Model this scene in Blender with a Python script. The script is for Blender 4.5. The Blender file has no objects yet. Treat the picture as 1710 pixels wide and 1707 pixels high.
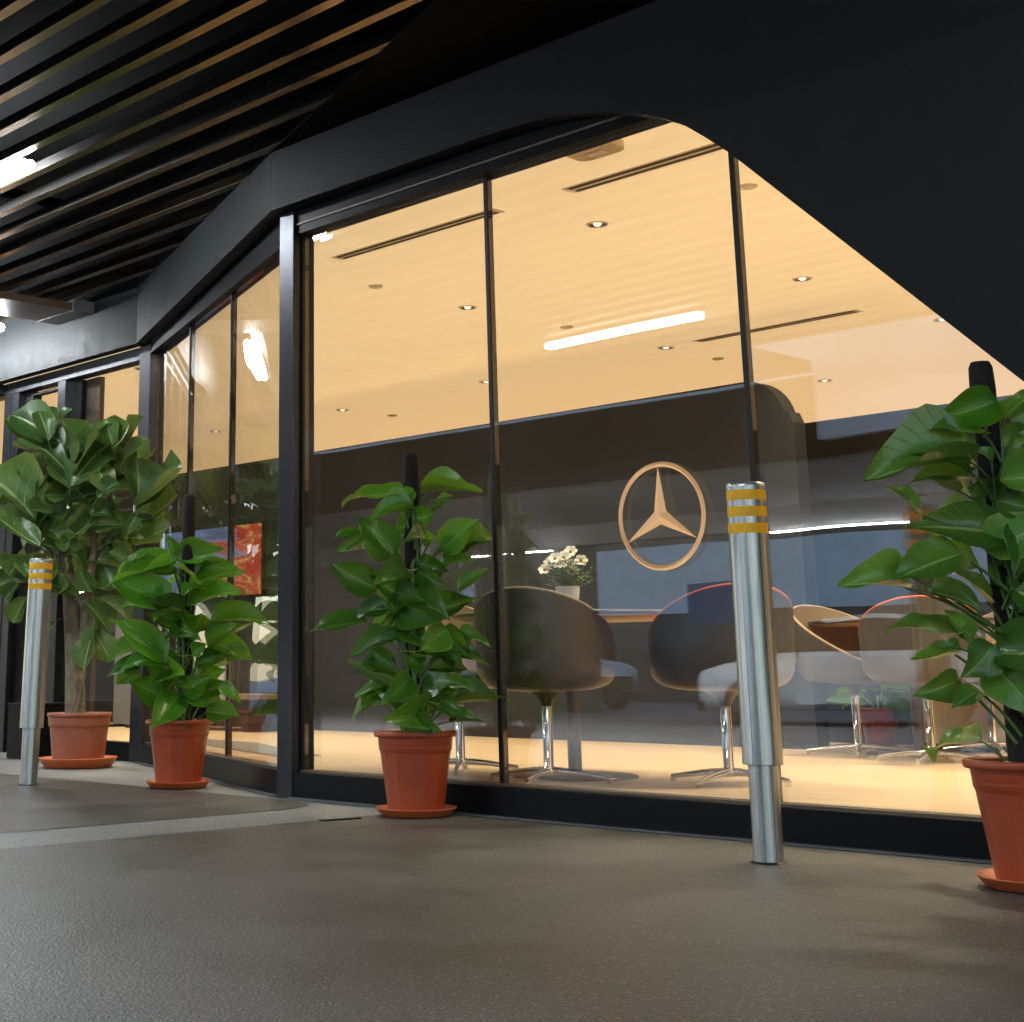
import bpy, math, random
from mathutils import Vector, Matrix
random.seed(7)
S = bpy.context.scene
COL = S.collection
R = math.radians
PI = math.pi

# ------------------------------------------------------------------ camera
cam = bpy.data.cameras.new("camera"); camo = bpy.data.objects.new("camera", cam); COL.objects.link(camo)
YAW, PITCH, ROLL = R(48.484), R(13.919), R(-0.386)
fw = Vector((-math.sin(YAW)*math.cos(PITCH), math.cos(YAW)*math.cos(PITCH), math.sin(PITCH)))
rt0 = Vector((math.cos(YAW), math.sin(YAW), 0)); up0 = rt0.cross(fw)
rt = math.cos(ROLL)*rt0 + math.sin(ROLL)*up0
up = -math.sin(ROLL)*rt0 + math.cos(ROLL)*up0
CAM = Vector((6.0732, -5.0132, .616))
camo.matrix_world = Matrix(((rt.x, up.x, -fw.x, CAM.x), (rt.y, up.y, -fw.y, CAM.y), (rt.z, up.z, -fw.z, CAM.z), (0, 0, 0, 1)))
cam.sensor_fit = 'HORIZONTAL'; cam.sensor_width = 36
cam.lens = 2577.6/1710*36
cam.shift_x = .1535; cam.shift_y = -.2219
cam.clip_start = .05; cam.clip_end = 400
S.camera = camo

# ------------------------------------------------------------------ sky, sun, exposure
w = bpy.data.worlds.new("World"); S.world = w; w.use_nodes = True
nt = w.node_tree; nt.nodes.clear()
out = nt.nodes.new('ShaderNodeOutputWorld'); bg = nt.nodes.new('ShaderNodeBackground'); sky = nt.nodes.new('ShaderNodeTexSky')
sky.sky_type = 'NISHITA'; sky.sun_disc = False; sky.sun_elevation = R(24); sky.sun_rotation = R(200)
bg.inputs[1].default_value = .15
nt.links.new(sky.outputs[0], bg.inputs[0]); nt.links.new(bg.outputs[0], out.inputs[0])
sl = bpy.data.lights.new("sun", 'SUN'); sl.energy = .6; sl.angle = R(10); sl.color = (1, .93, .85)
so = bpy.data.objects.new("sun", sl); COL.objects.link(so)
sd = Vector((math.sin(R(200))*math.cos(R(24)), math.cos(R(200))*math.cos(R(24)), math.sin(R(24))))
so.rotation_euler = sd.to_track_quat('Z', 'Y').to_euler(); so.location = (0, -60, 30)
S.view_settings.view_transform = 'Standard'; S.view_settings.look = 'None'
S.view_settings.gamma = 1; S.view_settings.exposure = 2.0; S.view_settings.use_curve_mapping = False
S.render.engine = 'CYCLES'
cy = S.cycles
cy.use_denoising = True
cy.max_bounces = 10; cy.diffuse_bounces = 5; cy.glossy_bounces = 5; cy.transmission_bounces = 6; cy.transparent_max_bounces = 24
cy.sample_clamp_indirect = 6; cy.caustics_reflective = False; cy.caustics_refractive = False
TUBE_W = 42.0      # emission of the tubes
SPOT_W = 84.0      # watts of the fill spot added under one downlight

# ------------------------------------------------------------------ materials
def newmat(name):
    m = bpy.data.materials.new(name); m.use_nodes = True
    n = m.node_tree.nodes; b = n.get('Principled BSDF')
    return m, n, m.node_tree.links, b
def node(n, t, **k):
    x = n.new(t)
    for a, v in k.items(): setattr(x, a, v)
    return x
def mat(name, col, rough=.5, metal=0, var=.0, vscale=6., bump=0., bscale=80., spec=.5, rvar=0., stretch=None, coat=0, dark=None):
    """principled surface; colour varied by noise between col*(1-var) (or dark) and col, fine relief by a second noise"""
    m, n, l, b = newmat(name)
    b.inputs['Roughness'].default_value = rough; b.inputs['Metallic'].default_value = metal
    b.inputs['Specular IOR Level'].default_value = spec; b.inputs['Coat Weight'].default_value = coat
    b.inputs['Base Color'].default_value = (*col, 1)
    tc = node(n, 'ShaderNodeTexCoord'); src = tc.outputs['Object']
    if stretch:
        mp = node(n, 'ShaderNodeMapping'); mp.inputs['Scale'].default_value = stretch
        l.new(src, mp.inputs[0]); src = mp.outputs[0]
    if var or dark:
        t = node(n, 'ShaderNodeTexNoise'); t.inputs['Scale'].default_value = vscale; t.inputs['Detail'].default_value = 6; t.inputs['Roughness'].default_value = .65
        l.new(src, t.inputs['Vector'])
        r = node(n, 'ShaderNodeValToRGB'); r.color_ramp.elements[0].position = .3; r.color_ramp.elements[1].position = .7
        r.color_ramp.elements[0].color = (*(dark or tuple(c*(1-var) for c in col)), 1); r.color_ramp.elements[1].color = (*col, 1)
        l.new(t.outputs[0], r.inputs[0]); l.new(r.outputs[0], b.inputs['Base Color'])
        if rvar:
            mr = node(n, 'ShaderNodeMapRange'); mr.inputs[1].default_value = .3; mr.inputs[2].default_value = .7
            mr.inputs[3].default_value = max(.02, rough-rvar); mr.inputs[4].default_value = min(1, rough+rvar)
            l.new(t.outputs[0], mr.inputs[0]); l.new(mr.outputs[0], b.inputs['Roughness'])
    if bump:
        t2 = node(n, 'ShaderNodeTexNoise'); t2.inputs['Scale'].default_value = bscale; t2.inputs['Detail'].default_value = 3
        l.new(src, t2.inputs['Vector'])
        bp = node(n, 'ShaderNodeBump'); bp.inputs['Strength'].default_value = bump; bp.inputs['Distance'].default_value = .004
        l.new(t2.outputs[0], bp.inputs['Height']); l.new(bp.outputs[0], b.inputs['Normal'])
    return m
def emis(name, col, s):
    m, n, l, b = newmat(name)
    b.inputs['Base Color'].default_value = (.8, .8, .8, 1)
    b.inputs['Emission Color'].default_value = (*col, 1); b.inputs['Emission Strength'].default_value = s
    return m

M = {}
def mk(k, *a, **kw): M[k] = mat(k, *a, **kw)
mk('black_render', (.0145, .0165, .0185), .5, var=.25, vscale=9, bump=.5, bscale=140, rvar=.08, spec=.13)
mk('frame_metal', (.006, .0063, .0075), .42, var=.15, vscale=30, spec=.10)
mk('post_metal', (.040, .042, .049), .33, metal=.75, var=.1, vscale=25)
mk('bead', (.13, .09, .055), .5, metal=.3)
mk('black_gasket', (.005, .005, .005), .45, spec=.3)
mk('ceiling_paint', (.93, .89, .82), .8, var=.02, vscale=2)
mk('cream_paint', (.78, .66, .48), .75, var=.03, vscale=2)
mk('dark_wall', (.009, .0085, .009), .6, var=.2, vscale=4)
mk('carpet', (.05, .048, .045), .95, var=.5, vscale=60, bump=.5, bscale=200)
mk('mat_fibre', (.22, .21, .18), .95, var=.6, vscale=90, bump=.6, bscale=200)
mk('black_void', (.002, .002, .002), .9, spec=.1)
mk('bronze', (.42, .285, .16), .24, metal=1, var=.25, vscale=3, stretch=(.6, 8, 8))
mk('slat_black', (.012, .011, .010), .5, spec=.2)
mk('bronze_dark', (.20, .135, .08), .3, metal=1, var=.25, vscale=3, stretch=(.6, 8, 8))
mk('bench_wood', (.26, .16, .09), .45, var=.3, vscale=3, stretch=(.6, 8, 8))
mk('duct', (.07, .046, .032), .5, var=.2, vscale=3)
mk('concrete', (.30, .295, .29), .85, var=.25, vscale=1.5)
mk('pale_concrete', (.74, .82, .90), .85, var=.2, vscale=1.2)
mk('beam_dark', (.10, .10, .10), .8, var=.2)
mk('asphalt', (.19, .19, .20), .7, var=.3, vscale=3, bump=.6, bscale=90)
mk('blue_hoarding', (.05, .13, .30), .6, var=.15)
mk('chrome', (.82, .80, .78), .08, metal=1)
mk('chair_shell', (.065, .05, .033), .42, var=.1, vscale=5)
mk('chair_shell_pale', (.065, .056, .047), .45, var=.1, vscale=5)
mk('orange_fabric', (.52, .115, .03), .75, var=.15, vscale=40, bump=.2, bscale=300)
mk('beige_fabric', (.38, .27, .17), .75, var=.12, vscale=40, bump=.2, bscale=300)
mk('table_top', (.05, .04, .035), .3, var=.2)
mk('table_under', (.45, .32, .2), .6)
mk('dark_bronze', (.10, .075, .055), .4, metal=.6)
mk('terracotta_plastic', (.41, .066, .020), .40, var=.16, vscale=5, dark=(.29, .045, .014), bump=.08, bscale=30, rvar=.08)
mk('terracotta_faded', (.34, .10, .05), .5, var=.16, vscale=4, bump=.08, bscale=30)
mk('saucer_orange', (.62, .135, .035), .38, var=.12, vscale=5)
mk('sealant', (.16, .17, .18), .6, var=.4, vscale=12)
mk('soil', (.03, .022, .015), .95, var=.5, vscale=40, bump=1, bscale=60)
mk('moss_pole', (.016, .012, .010), .95, var=.5, vscale=60, bump=.9, bscale=160)
mk('tie_wire', (.75, .50, .06), .3, metal=.7)
mk('yellow_tape', (1.0, .50, .012), .6, var=.06, vscale=30)
mk('bark', (.30, .24, .16), .9, dark=(.10, .085, .05), vscale=22, bump=1., bscale=60, stretch=(1, 1, .45))
mk('petiole_green', (.085, .17, .035), .45, var=.3, vscale=8)
mk('white_ceramic', (.78, .76, .72), .4)
mk('petal_white', (.85, .82, .72), .6)
mk('fern_green', (.15, .23, .05), .6, var=.4, vscale=30)
mk('flower_eye', (.5, .3, .02), .7)
mk('car_paint', (.52, .58, .64), .22, coat=.6)
mk('car_glass', (.01, .012, .015), .06)
mk('tyre', (.015, .015, .016), .8)
mk('rim_metal', (.45, .46, .48), .25, metal=.9)
mk('car_black', (.012, .012, .012), .4)
mk('lamp_glass', (.7, .72, .75), .1)
mk('white_trim', (.92, .88, .8), .5)
mk('reflector', (.65, .62, .58), .22, metal=.9)
mk('slot_black', (.09, .065, .045), .8)
mk('grey_plastic', (.09, .085, .08), .5)
mk('panel_grey', (.16, .15, .145), .35, var=.2, vscale=3)
CEIL_L = .165       # glow added to the ceiling as even fill light for the room
M['ceiling_fill_glow'] = emis('ceiling_fill_glow', (1, .705, .37), CEIL_L)
M['ceiling_fill_glow'].node_tree.nodes['Principled BSDF'].inputs['Base Color'].default_value = (.88, .82, .72, 1)
M['tube'] = emis('tube', (.90, .96, 1.0), TUBE_W)
M['lamp'] = emis('lamp', (1, .86, .66), .45)

for k_ in ('terracotta_plastic', 'terracotta_faded'):
    for nd in M[k_].node_tree.nodes:
        if nd.type == 'VALTORGB': e_ = nd.color_ramp.elements.new(.86); e_.color = (.44, .19, .11, 1); nd.color_ramp.elements[1].position = .62
# wood floor: long grain along X
m, n, l, b = newmat('oak_floor'); M['oak_floor'] = m
tc = node(n, 'ShaderNodeTexCoord'); mp = node(n, 'ShaderNodeMapping'); mp.inputs['Scale'].default_value = (.5, 14, 1); l.new(tc.outputs['Object'], mp.inputs[0])
t = node(n, 'ShaderNodeTexNoise'); t.inputs['Scale'].default_value = 3.2; t.inputs['Detail'].default_value = 8; t.inputs['Roughness'].default_value = .6; l.new(mp.outputs[0], t.inputs['Vector'])
r = node(n, 'ShaderNodeValToRGB'); r.color_ramp.elements[0].position = .32; r.color_ramp.elements[1].position = .66
r.color_ramp.elements[0].color = (.44, .29, .16, 1); r.color_ramp.elements[1].color = (.60, .44, .27, 1)
l.new(t.outputs[0], r.inputs[0]); l.new(r.outputs[0], b.inputs['Base Color']); b.inputs['Roughness'].default_value = .42

# pavement: dark resin floor with a pebbly glossy skin
def pave(name, c0, c1, rough=.33):
    m, n, l, b = newmat(name); M[name] = m
    tc = node(n, 'ShaderNodeTexCoord')
    t = node(n, 'ShaderNodeTexNoise'); t.inputs['Scale'].default_value = 1.1; t.inputs['Detail'].default_value = 9; t.inputs['Roughness'].default_value = .65; l.new(tc.outputs['Object'], t.inputs['Vector'])
    g = node(n, 'ShaderNodeTexNoise'); g.inputs['Scale'].default_value = 190; g.inputs['Detail'].default_value = 2; l.new(tc.outputs['Object'], g.inputs['Vector'])
    ad = node(n, 'ShaderNodeMath', operation='ADD'); l.new(t.outputs[0], ad.inputs[0])
    ml = node(n, 'ShaderNodeMath', operation='MULTIPLY_ADD'); ml.inputs[1].default_value = 1.1; ml.inputs[2].default_value = -.55; l.new(g.outputs[0], ml.inputs[0]); l.new(ml.outputs[0], ad.inputs[1])
    r = node(n, 'ShaderNodeValToRGB'); r.color_ramp.elements[0].position = .36; r.color_ramp.elements[1].position = .66
    r.color_ramp.elements[0].color = (*c0, 1); r.color_ramp.elements[1].color = (*c1, 1)
    l.new(ad.outputs[0], r.inputs[0])
    vs_ = node(n, 'ShaderNodeTexVoronoi'); vs_.inputs['Scale'].default_value = 64; l.new(tc.outputs['Object'], vs_.inputs['Vector'])
    sk = node(n, 'ShaderNodeMapRange'); sk.inputs[1].default_value = .10; sk.inputs[2].default_value = .30; sk.inputs[3].default_value = .68; sk.inputs[4].default_value = 0; l.new(vs_.outputs['Distance'], sk.inputs[0])
    sx_ = node(n, 'ShaderNodeMix', data_type='RGBA'); l.new(sk.outputs[0], sx_.inputs['Factor']); l.new(r.outputs[0], sx_.inputs['A']); sx_.inputs['B'].default_value = (*[min(1, c*3.2) for c in c1], 1)
    l.new(sx_.outputs['Result'], b.inputs['Base Color'])
    mr = node(n, 'ShaderNodeMapRange'); mr.inputs[1].default_value = .3; mr.inputs[2].default_value = .7; mr.inputs[3].default_value = rough-.08; mr.inputs[4].default_value = rough+.14
    l.new(t.outputs[0], mr.inputs[0]); l.new(mr.outputs[0], b.inputs['Roughness'])
    v = node(n, 'ShaderNodeTexVoronoi'); v.feature = 'SMOOTH_F1'; v.inputs['Scale'].default_value = 150; l.new(tc.outputs['Object'], v.inputs['Vector'])
    a2 = node(n, 'ShaderNodeMath', operation='ADD'); l.new(v.outputs[0], a2.inputs[0]); l.new(g.outputs[0], a2.inputs[1])
    bp = node(n, 'ShaderNodeBump'); bp.inputs['Strength'].default_value = .6; bp.inputs['Distance'].default_value = .003
    l.new(a2.outputs[0], bp.inputs['Height']); l.new(bp.outputs[0], b.inputs['Normal'])
pave('pave_dark', (.040, .037, .034), (.118, .110, .101), .38)
pave('pave_light', (.165, .168, .17), (.27, .273, .27), .42)

# glass: thin coated pane, clear with mirror reflection by Fresnel
def glassmat(name, ior, wob):
    m, n, l, b = newmat(name); M[name] = m
    n.remove(b); o = n.get('Material Output')
    tr = node(n, 'ShaderNodeBsdfTransparent'); tr.inputs[0].default_value = (.97, .975, .97, 1)
    gl = node(n, 'ShaderNodeBsdfGlossy'); gl.inputs['Roughness'].default_value = .0
    fr = node(n, 'ShaderNodeFresnel'); fr.inputs['IOR'].default_value = ior
    geo = node(n, 'ShaderNodeNewGeometry')
    # Fresnel of the outward side for both faces of the pane
    vd = node(n, 'ShaderNodeVectorMath', operation='DOT_PRODUCT'); l.new(geo.outputs['Normal'], vd.inputs[0]); l.new(geo.outputs['Incoming'], vd.inputs[1])
    ab = node(n, 'ShaderNodeMath', operation='ABSOLUTE'); l.new(vd.outputs['Value'], ab.inputs[0])
    one = node(n, 'ShaderNodeMath', operation='SUBTRACT'); one.inputs[0].default_value = 1; l.new(ab.outputs[0], one.inputs[1])
    p5 = node(n, 'ShaderNodeMath', operation='POWER'); p5.inputs[1].default_value = 5; l.new(one.outputs[0], p5.inputs[0])
    f0 = ((ior-1)/(ior+1))**2
    ma = node(n, 'ShaderNodeMath', operation='MULTIPLY_ADD'); ma.inputs[1].default_value = 1-f0; ma.inputs[2].default_value = f0; l.new(p5.outputs[0], ma.inputs[0])
    n.remove(fr)
    if wob:
        tc = node(n, 'ShaderNodeTexCoord'); t = node(n, 'ShaderNodeTexNoise'); t.inputs['Scale'].default_value = 1.3; t.inputs['Detail'].default_value = 1
        l.new(tc.outputs['Object'], t.inputs['Vector'])
        bp = node(n, 'ShaderNodeBump'); bp.inputs['Strength'].default_value = 1; bp.inputs['Distance'].default_value = wob
        l.new(t.outputs[0], bp.inputs['Height']); l.new(bp.outputs[0], gl.inputs['Normal'])
    mx = node(n, 'ShaderNodeMixShader'); l.new(ma.outputs[0], mx.inputs[0]); l.new(tr.outputs[0], mx.inputs[1]); l.new(gl.outputs[0], mx.inputs[2])
    l.new(mx.outputs[0], o.inputs[0])
glassmat('glass', 2.0, .0009)
glassmat('glass_wavy', 1.9, .005)

# brushed stainless steel, streaks run down the tube
m, n, l, b = newmat('brushed_steel'); M['brushed_steel'] = m
b.inputs['Metallic'].default_value = .85; b.inputs['Base Color'].default_value = (.6, .61, .62, 1)
tc = node(n, 'ShaderNodeTexCoord'); mp = node(n, 'ShaderNodeMapping'); mp.inputs['Scale'].default_value = (70, 70, .12); l.new(tc.outputs['Object'], mp.inputs[0])
t = node(n, 'ShaderNodeTexNoise'); t.inputs['Scale'].default_value = 3; t.inputs['Detail'].default_value = 5; l.new(mp.outputs[0], t.inputs['Vector'])
mr = node(n, 'ShaderNodeMapRange'); mr.inputs[1].default_value = .3; mr.inputs[2].default_value = .7; mr.inputs[3].default_value = .24; mr.inputs[4].default_value = .40
l.new(t.outputs[0], mr.inputs[0]); l.new(mr.outputs[0], b.inputs['Roughness'])
r = node(n, 'ShaderNodeValToRGB'); r.color_ramp.elements[0].position = .34; r.color_ramp.elements[1].position = .64; r.color_ramp.elements[0].color = (.25, .265, .265, 1); r.color_ramp.elements[1].color = (.56, .58, .58, 1)
l.new(t.outputs[0], r.inputs[0]); l.new(r.outputs[0], b.inputs['Base Color'])

# frosted tan film of the emblem
m, n, l, b = newmat('emblem_film'); M['emblem_film'] = m
o = n.get('Material Output'); b.inputs['Base Color'].default_value = (.72, .53, .36, 1); b.inputs['Roughness'].default_value = .25
tl = node(n, 'ShaderNodeBsdfTranslucent'); tl.inputs[0].default_value = (.80, .58, .40, 1)
mx = node(n, 'ShaderNodeMixShader'); mx.inputs[0].default_value = .6; l.new(b.outputs[0], mx.inputs[1]); l.new(tl.outputs[0], mx.inputs[2]); l.new(mx.outputs[0], o.inputs[0])

# leaves: midrib and side veins from the leaf's own UV, tint by object
def leafmat(name, dark, light, under, vein, rough, nveins, glow):
    m, n, l, b = newmat(name); M[name] = m
    o = n.get('Material Output')
    uv = node(n, 'ShaderNodeUVMap'); sp = node(n, 'ShaderNodeSeparateXYZ'); l.new(uv.outputs[0], sp.inputs[0])
    x = node(n, 'ShaderNodeMath', operation='SUBTRACT'); x.inputs[1].default_value = .5; l.new(sp.outputs[0], x.inputs[0])
    ax = node(n, 'ShaderNodeMath', operation='ABSOLUTE'); l.new(x.outputs[0], ax.inputs[0])
    mid = node(n, 'ShaderNodeMapRange'); mid.inputs[1].default_value = .012; mid.inputs[2].default_value = .045; mid.inputs[3].default_value = 1; mid.inputs[4].default_value = 0; l.new(ax.outputs[0], mid.inputs[0])
    sv = node(n, 'ShaderNodeMath', operation='MULTIPLY_ADD'); sv.inputs[1].default_value = -.7; l.new(ax.outputs[0], sv.inputs[0]); l.new(sp.outputs[1], sv.inputs[2])
    fq = node(n, 'ShaderNodeMath', operation='MULTIPLY'); fq.inputs[1].default_value = nveins*PI; l.new(sv.outputs[0], fq.inputs[0])
    sn = node(n, 'ShaderNodeMath', operation='SINE'); l.new(fq.outputs[0], sn.inputs[0])
    sa = node(n, 'ShaderNodeMath', operation='ABSOLUTE'); l.new(sn.outputs[0], sa.inputs[0])
    side = node(n, 'ShaderNodeMapRange'); side.inputs[1].default_value = .0; side.inputs[2].default_value = .16; side.inputs[3].default_value = .55; side.inputs[4].default_value = 0; l.new(sa.outputs[0], side.inputs[0])
    mxv = node(n, 'ShaderNodeMath', operation='MAXIMUM'); l.new(mid.outputs[0], mxv.inputs[0]); l.new(side.outputs[0], mxv.inputs[1])
    oi = node(n, 'ShaderNodeObjectInfo')
    tc = node(n, 'ShaderNodeTexCoord'); t = node(n, 'ShaderNodeTexNoise'); t.inputs['Scale'].default_value = 3; t.inputs['Detail'].default_value = 4; l.new(tc.outputs['Object'], t.inputs['Vector'])
    ra = node(n, 'ShaderNodeMath', operation='MULTIPLY_ADD'); ra.inputs[1].default_value = .6; l.new(t.outputs[0], ra.inputs[0])
    rb = node(n, 'ShaderNodeMath', operation='MULTIPLY_ADD'); rb.inputs[1].default_value = .9; rb.inputs[2].default_value = -.25; l.new(oi.outputs['Random'], rb.inputs[0]); l.new(rb.outputs[0], ra.inputs[2])
    cm = node(n, 'ShaderNodeMix', data_type='RGBA'); l.new(ra.outputs[0], cm.inputs['Factor']); cm.inputs['A'].default_value = (*dark, 1); cm.inputs['B'].default_value = (*light, 1)
    geo = node(n, 'ShaderNodeNewGeometry')
    cu = node(n, 'ShaderNodeMix', data_type='RGBA'); l.new(geo.outputs['Backfacing'], cu.inputs['Factor']); l.new(cm.outputs['Result'], cu.inputs['A']); cu.inputs['B'].default_value = (*under, 1)
    vm = node(n, 'ShaderNodeMath', operation='MULTIPLY'); vm.inputs[1].default_value = .72; l.new(mxv.outputs[0], vm.inputs[0])
    cv = node(n, 'ShaderNodeMix', data_type='RGBA'); l.new(vm.outputs[0], cv.inputs['Factor']); l.new(cu.outputs['Result'], cv.inputs['A']); cv.inputs['B'].default_value = (*vein, 1)
    ed = node(n, 'ShaderNodeMapRange'); ed.inputs[1].default_value = .40; ed.inputs[2].default_value = .50; ed.inputs[3].default_value = 0; ed.inputs[4].default_value = .75; l.new(ax.outputs[0], ed.inputs[0])
    tp = node(n, 'ShaderNodeMapRange'); tp.inputs[1].default_value = .93; tp.inputs[2].default_value = 1; tp.inputs[3].default_value = 0; tp.inputs[4].default_value = .8; l.new(sp.outputs[1], tp.inputs[0])
    em_ = node(n, 'ShaderNodeMath', operation='MAXIMUM'); l.new(ed.outputs[0], em_.inputs[0]); l.new(tp.outputs[0], em_.inputs[1])
    en = node(n, 'ShaderNodeMath', operation='MULTIPLY'); l.new(em_.outputs[0], en.inputs[0]); l.new(rb.outputs[0], en.inputs[1]); en.use_clamp = True
    ce = node(n, 'ShaderNodeMix', data_type='RGBA'); l.new(en.outputs[0], ce.inputs['Factor']); l.new(cv.outputs['Result'], ce.inputs['A']); ce.inputs['B'].default_value = (.34, .30, .07, 1); cv = ce
    l.new(cv.outputs['Result'], b.inputs['Base Color']); b.inputs['Roughness'].default_value = rough; b.inputs['Specular IOR Level'].default_value = .45
    bp = node(n, 'ShaderNodeBump'); bp.inputs['Strength'].default_value = .35; bp.inputs['Distance'].default_value = .01; bp.invert = True
    l.new(mxv.outputs[0], bp.inputs['Height']); l.new(bp.outputs[0], b.inputs['Normal'])
    tl = node(n, 'ShaderNodeBsdfTranslucent'); hs = node(n, 'ShaderNodeMix', data_type='RGBA'); hs.inputs['Factor'].default_value = .6
    l.new(cv.outputs['Result'], hs.inputs['A']); hs.inputs['B'].default_value = (*glow, 1); l.new(hs.outputs['Result'], tl.inputs[0])
    mx = node(n, 'ShaderNodeMixShader'); mx.inputs[0].default_value = .28; l.new(b.outputs[0], mx.inputs[1]); l.new(tl.outputs[0], mx.inputs[2]); l.new(mx.outputs[0], o.inputs[0])
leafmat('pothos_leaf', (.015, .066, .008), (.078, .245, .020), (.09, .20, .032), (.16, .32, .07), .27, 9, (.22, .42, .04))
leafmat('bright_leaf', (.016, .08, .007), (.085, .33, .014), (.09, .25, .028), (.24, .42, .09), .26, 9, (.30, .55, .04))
leafmat('fig_leaf', (.022, .075, .020), (.075, .155, .032), (.12, .18, .055), (.34, .44, .18), .30, 6, (.26, .38, .08))

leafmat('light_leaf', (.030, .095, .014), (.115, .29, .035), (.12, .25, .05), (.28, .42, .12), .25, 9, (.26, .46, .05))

# artwork on the wall screen: flowing blue, red and amber bands
m, n, l, b = newmat('screen_art'); M['screen_art'] = m
tc = node(n, 'ShaderNodeTexCoord'); mp = node(n, 'ShaderNodeMapping'); mp.inputs['Rotation'].default_value = (0, R(32), 0); mp.inputs['Scale'].default_value = (.5, 1, 1.9); l.new(tc.outputs['Object'], mp.inputs[0])
t = node(n, 'ShaderNodeTexNoise'); t.inputs['Scale'].default_value = 1.5; t.inputs['Detail'].default_value = 3; t.inputs['Distortion'].default_value = 1.2; l.new(mp.outputs[0], t.inputs['Vector'])
sp = node(n, 'ShaderNodeSeparateXYZ'); l.new(tc.outputs['Object'], sp.inputs[0])
ad = node(n, 'ShaderNodeMath', operation='MULTIPLY_ADD'); ad.inputs[1].default_value = .30; l.new(sp.outputs[0], ad.inputs[0]); l.new(t.outputs[0], ad.inputs[2])
r = node(n, 'ShaderNodeValToRGB'); cr = r.color_ramp
cr.elements[0].position = .2; cr.elements[0].color = (.03, .10, .30, 1); cr.elements[1].position = .36; cr.elements[1].color = (.25, .38, .68, 1)
for ps, c in ((.47, (.10, .12, .30)), (.56, (.35, .33, .50)), (.61, (.60, .02, .012)), (.68, (.75, .06, .02)), (.70, (.95, .55, .14)), (.725, (.70, .04, .015)), (.80, (.62, .02, .012)), (.82, (.9, .45, .10)), (.85, (.5, .02, .012))):
    e = cr.elements.new(ps); e.color = (*c, 1)
l.new(ad.outputs[0], r.inputs[0]); l.new(r.outputs[0], b.inputs['Emission Color']); b.inputs['Emission Strength'].default_value = .17; b.inputs['Base Color'].default_value = (.02, .02, .02, 1)

# ------------------------------------------------------------------ mesh builder
class MB:
    def __init__(s): s.v = []; s.f = []; s.mi = []; s.sm = []
    def add(s, vs, fs, mi=0, sm=False):
        k = len(s.v); s.v += [tuple(p) for p in vs]
        for f in fs: s.f.append([i+k for i in f]); s.mi.append(mi); s.sm.append(sm)
        return s
    def box(s, x0, x1, y0, y1, z0, z1, mi=0):
        return s.add([(x0, y0, z0), (x1, y0, z0), (x1, y1, z0), (x0, y1, z0), (x0, y0, z1), (x1, y0, z1), (x1, y1, z1), (x0, y1, z1)],
                     [(3, 2, 1, 0), (4, 5, 6, 7), (0, 1, 5, 4), (1, 2, 6, 5), (2, 3, 7, 6), (3, 0, 4, 7)], mi)
    def prism(s, pts, a, b, mi=0):           # polygon in XZ extruded along Y
        n = len(pts)
        return s.add([(x, a, z) for x, z in pts]+[(x, b, z) for x, z in pts],
                     [tuple(range(n)), tuple(range(2*n-1, n-1, -1))]+[((i+1) % n, i, i+n, (i+1) % n+n) for i in range(n)], mi)
    def slab(s, pts, z0, z1, mi=0):          # polygon in XY extruded along Z
        n = len(pts)
        return s.add([(x, y, z0) for x, y in pts]+[(x, y, z1) for x, y in pts],
                     [tuple(range(n-1, -1, -1)), tuple(range(n, 2*n))]+[(i, (i+1) % n, (i+1) % n+n, i+n) for i in range(n)], mi)
    def lathe(s, prof, n=32, mi=0, sm=True, ang=2*PI, c=(0, 0)):
        vs = []; k = len(prof)
        for i in range(n):
            a = 2*PI*i/n
            for r_, z in prof: vs.append((c[0]+r_*math.cos(a), c[1]+r_*math.sin(a), z))
        fs = []
        for i in range(n):
            j = (i+1) % n
            for q in range(k-1): fs.append((i*k+q, j*k+q, j*k+q+1, i*k+q+1))
        return s.add(vs, fs, mi, sm)
    def tube(s, pts, rad, n=6, mi=0, cap=True):
        pts = [Vector(p) for p in pts]; rads = rad if isinstance(rad, (list, tuple)) else [rad]*len(pts)
        vs = []; ref = Vector((.31, .72, .62))
        for i, p in enumerate(pts):
            d = (pts[min(i+1, len(pts)-1)]-pts[max(i-1, 0)]).normalized()
            a = d.cross(ref); a = a.normalized() if a.length > .05 else d.orthogonal().normalized()
            c = d.cross(a)
            for k in range(n):
                t = 2*PI*k/n; vs.append(p+rads[i]*(math.cos(t)*a+math.sin(t)*c))
        fs = [(i*n+k, i*n+(k+1) % n, (i+1)*n+(k+1) % n, (i+1)*n+k) for i in range(len(pts)-1) for k in range(n)]
        s.add(vs, fs, mi, True)
        if cap: s.add(vs[:n], [tuple(range(n-1, -1, -1))], mi); s.add(vs[-n:], [tuple(range(n))], mi)
        return s
    def mesh(s, name, mats):
        me = bpy.data.meshes.new(name); me.from_pydata(s.v, [], s.f); me.update()
        for m_ in (mats if isinstance(mats, (list, tuple)) else [mats]): me.materials.append(M[m_])
        me.polygons.foreach_set('material_index', s.mi); me.polygons.foreach_set('use_smooth', s.sm)
        return me
    def build(s, name, mats, parent=None, loc=None, bevel=0):
        o = bpy.data.objects.new(name, s.mesh(name, mats)); COL.objects.link(o)
        if parent: o.parent = parent
        if loc: o.location = loc
        if bevel:
            bv = o.modifiers.new('bevel', 'BEVEL'); bv.width = bevel; bv.segments = 2; bv.limit_method = 'ANGLE'; bv.angle_limit = R(40)
        return o
def link(name, me, parent=None, loc=(0, 0, 0)):
    o = bpy.data.objects.new(name, me); COL.objects.link(o); o.parent = parent; o.location = loc; return o
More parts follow.
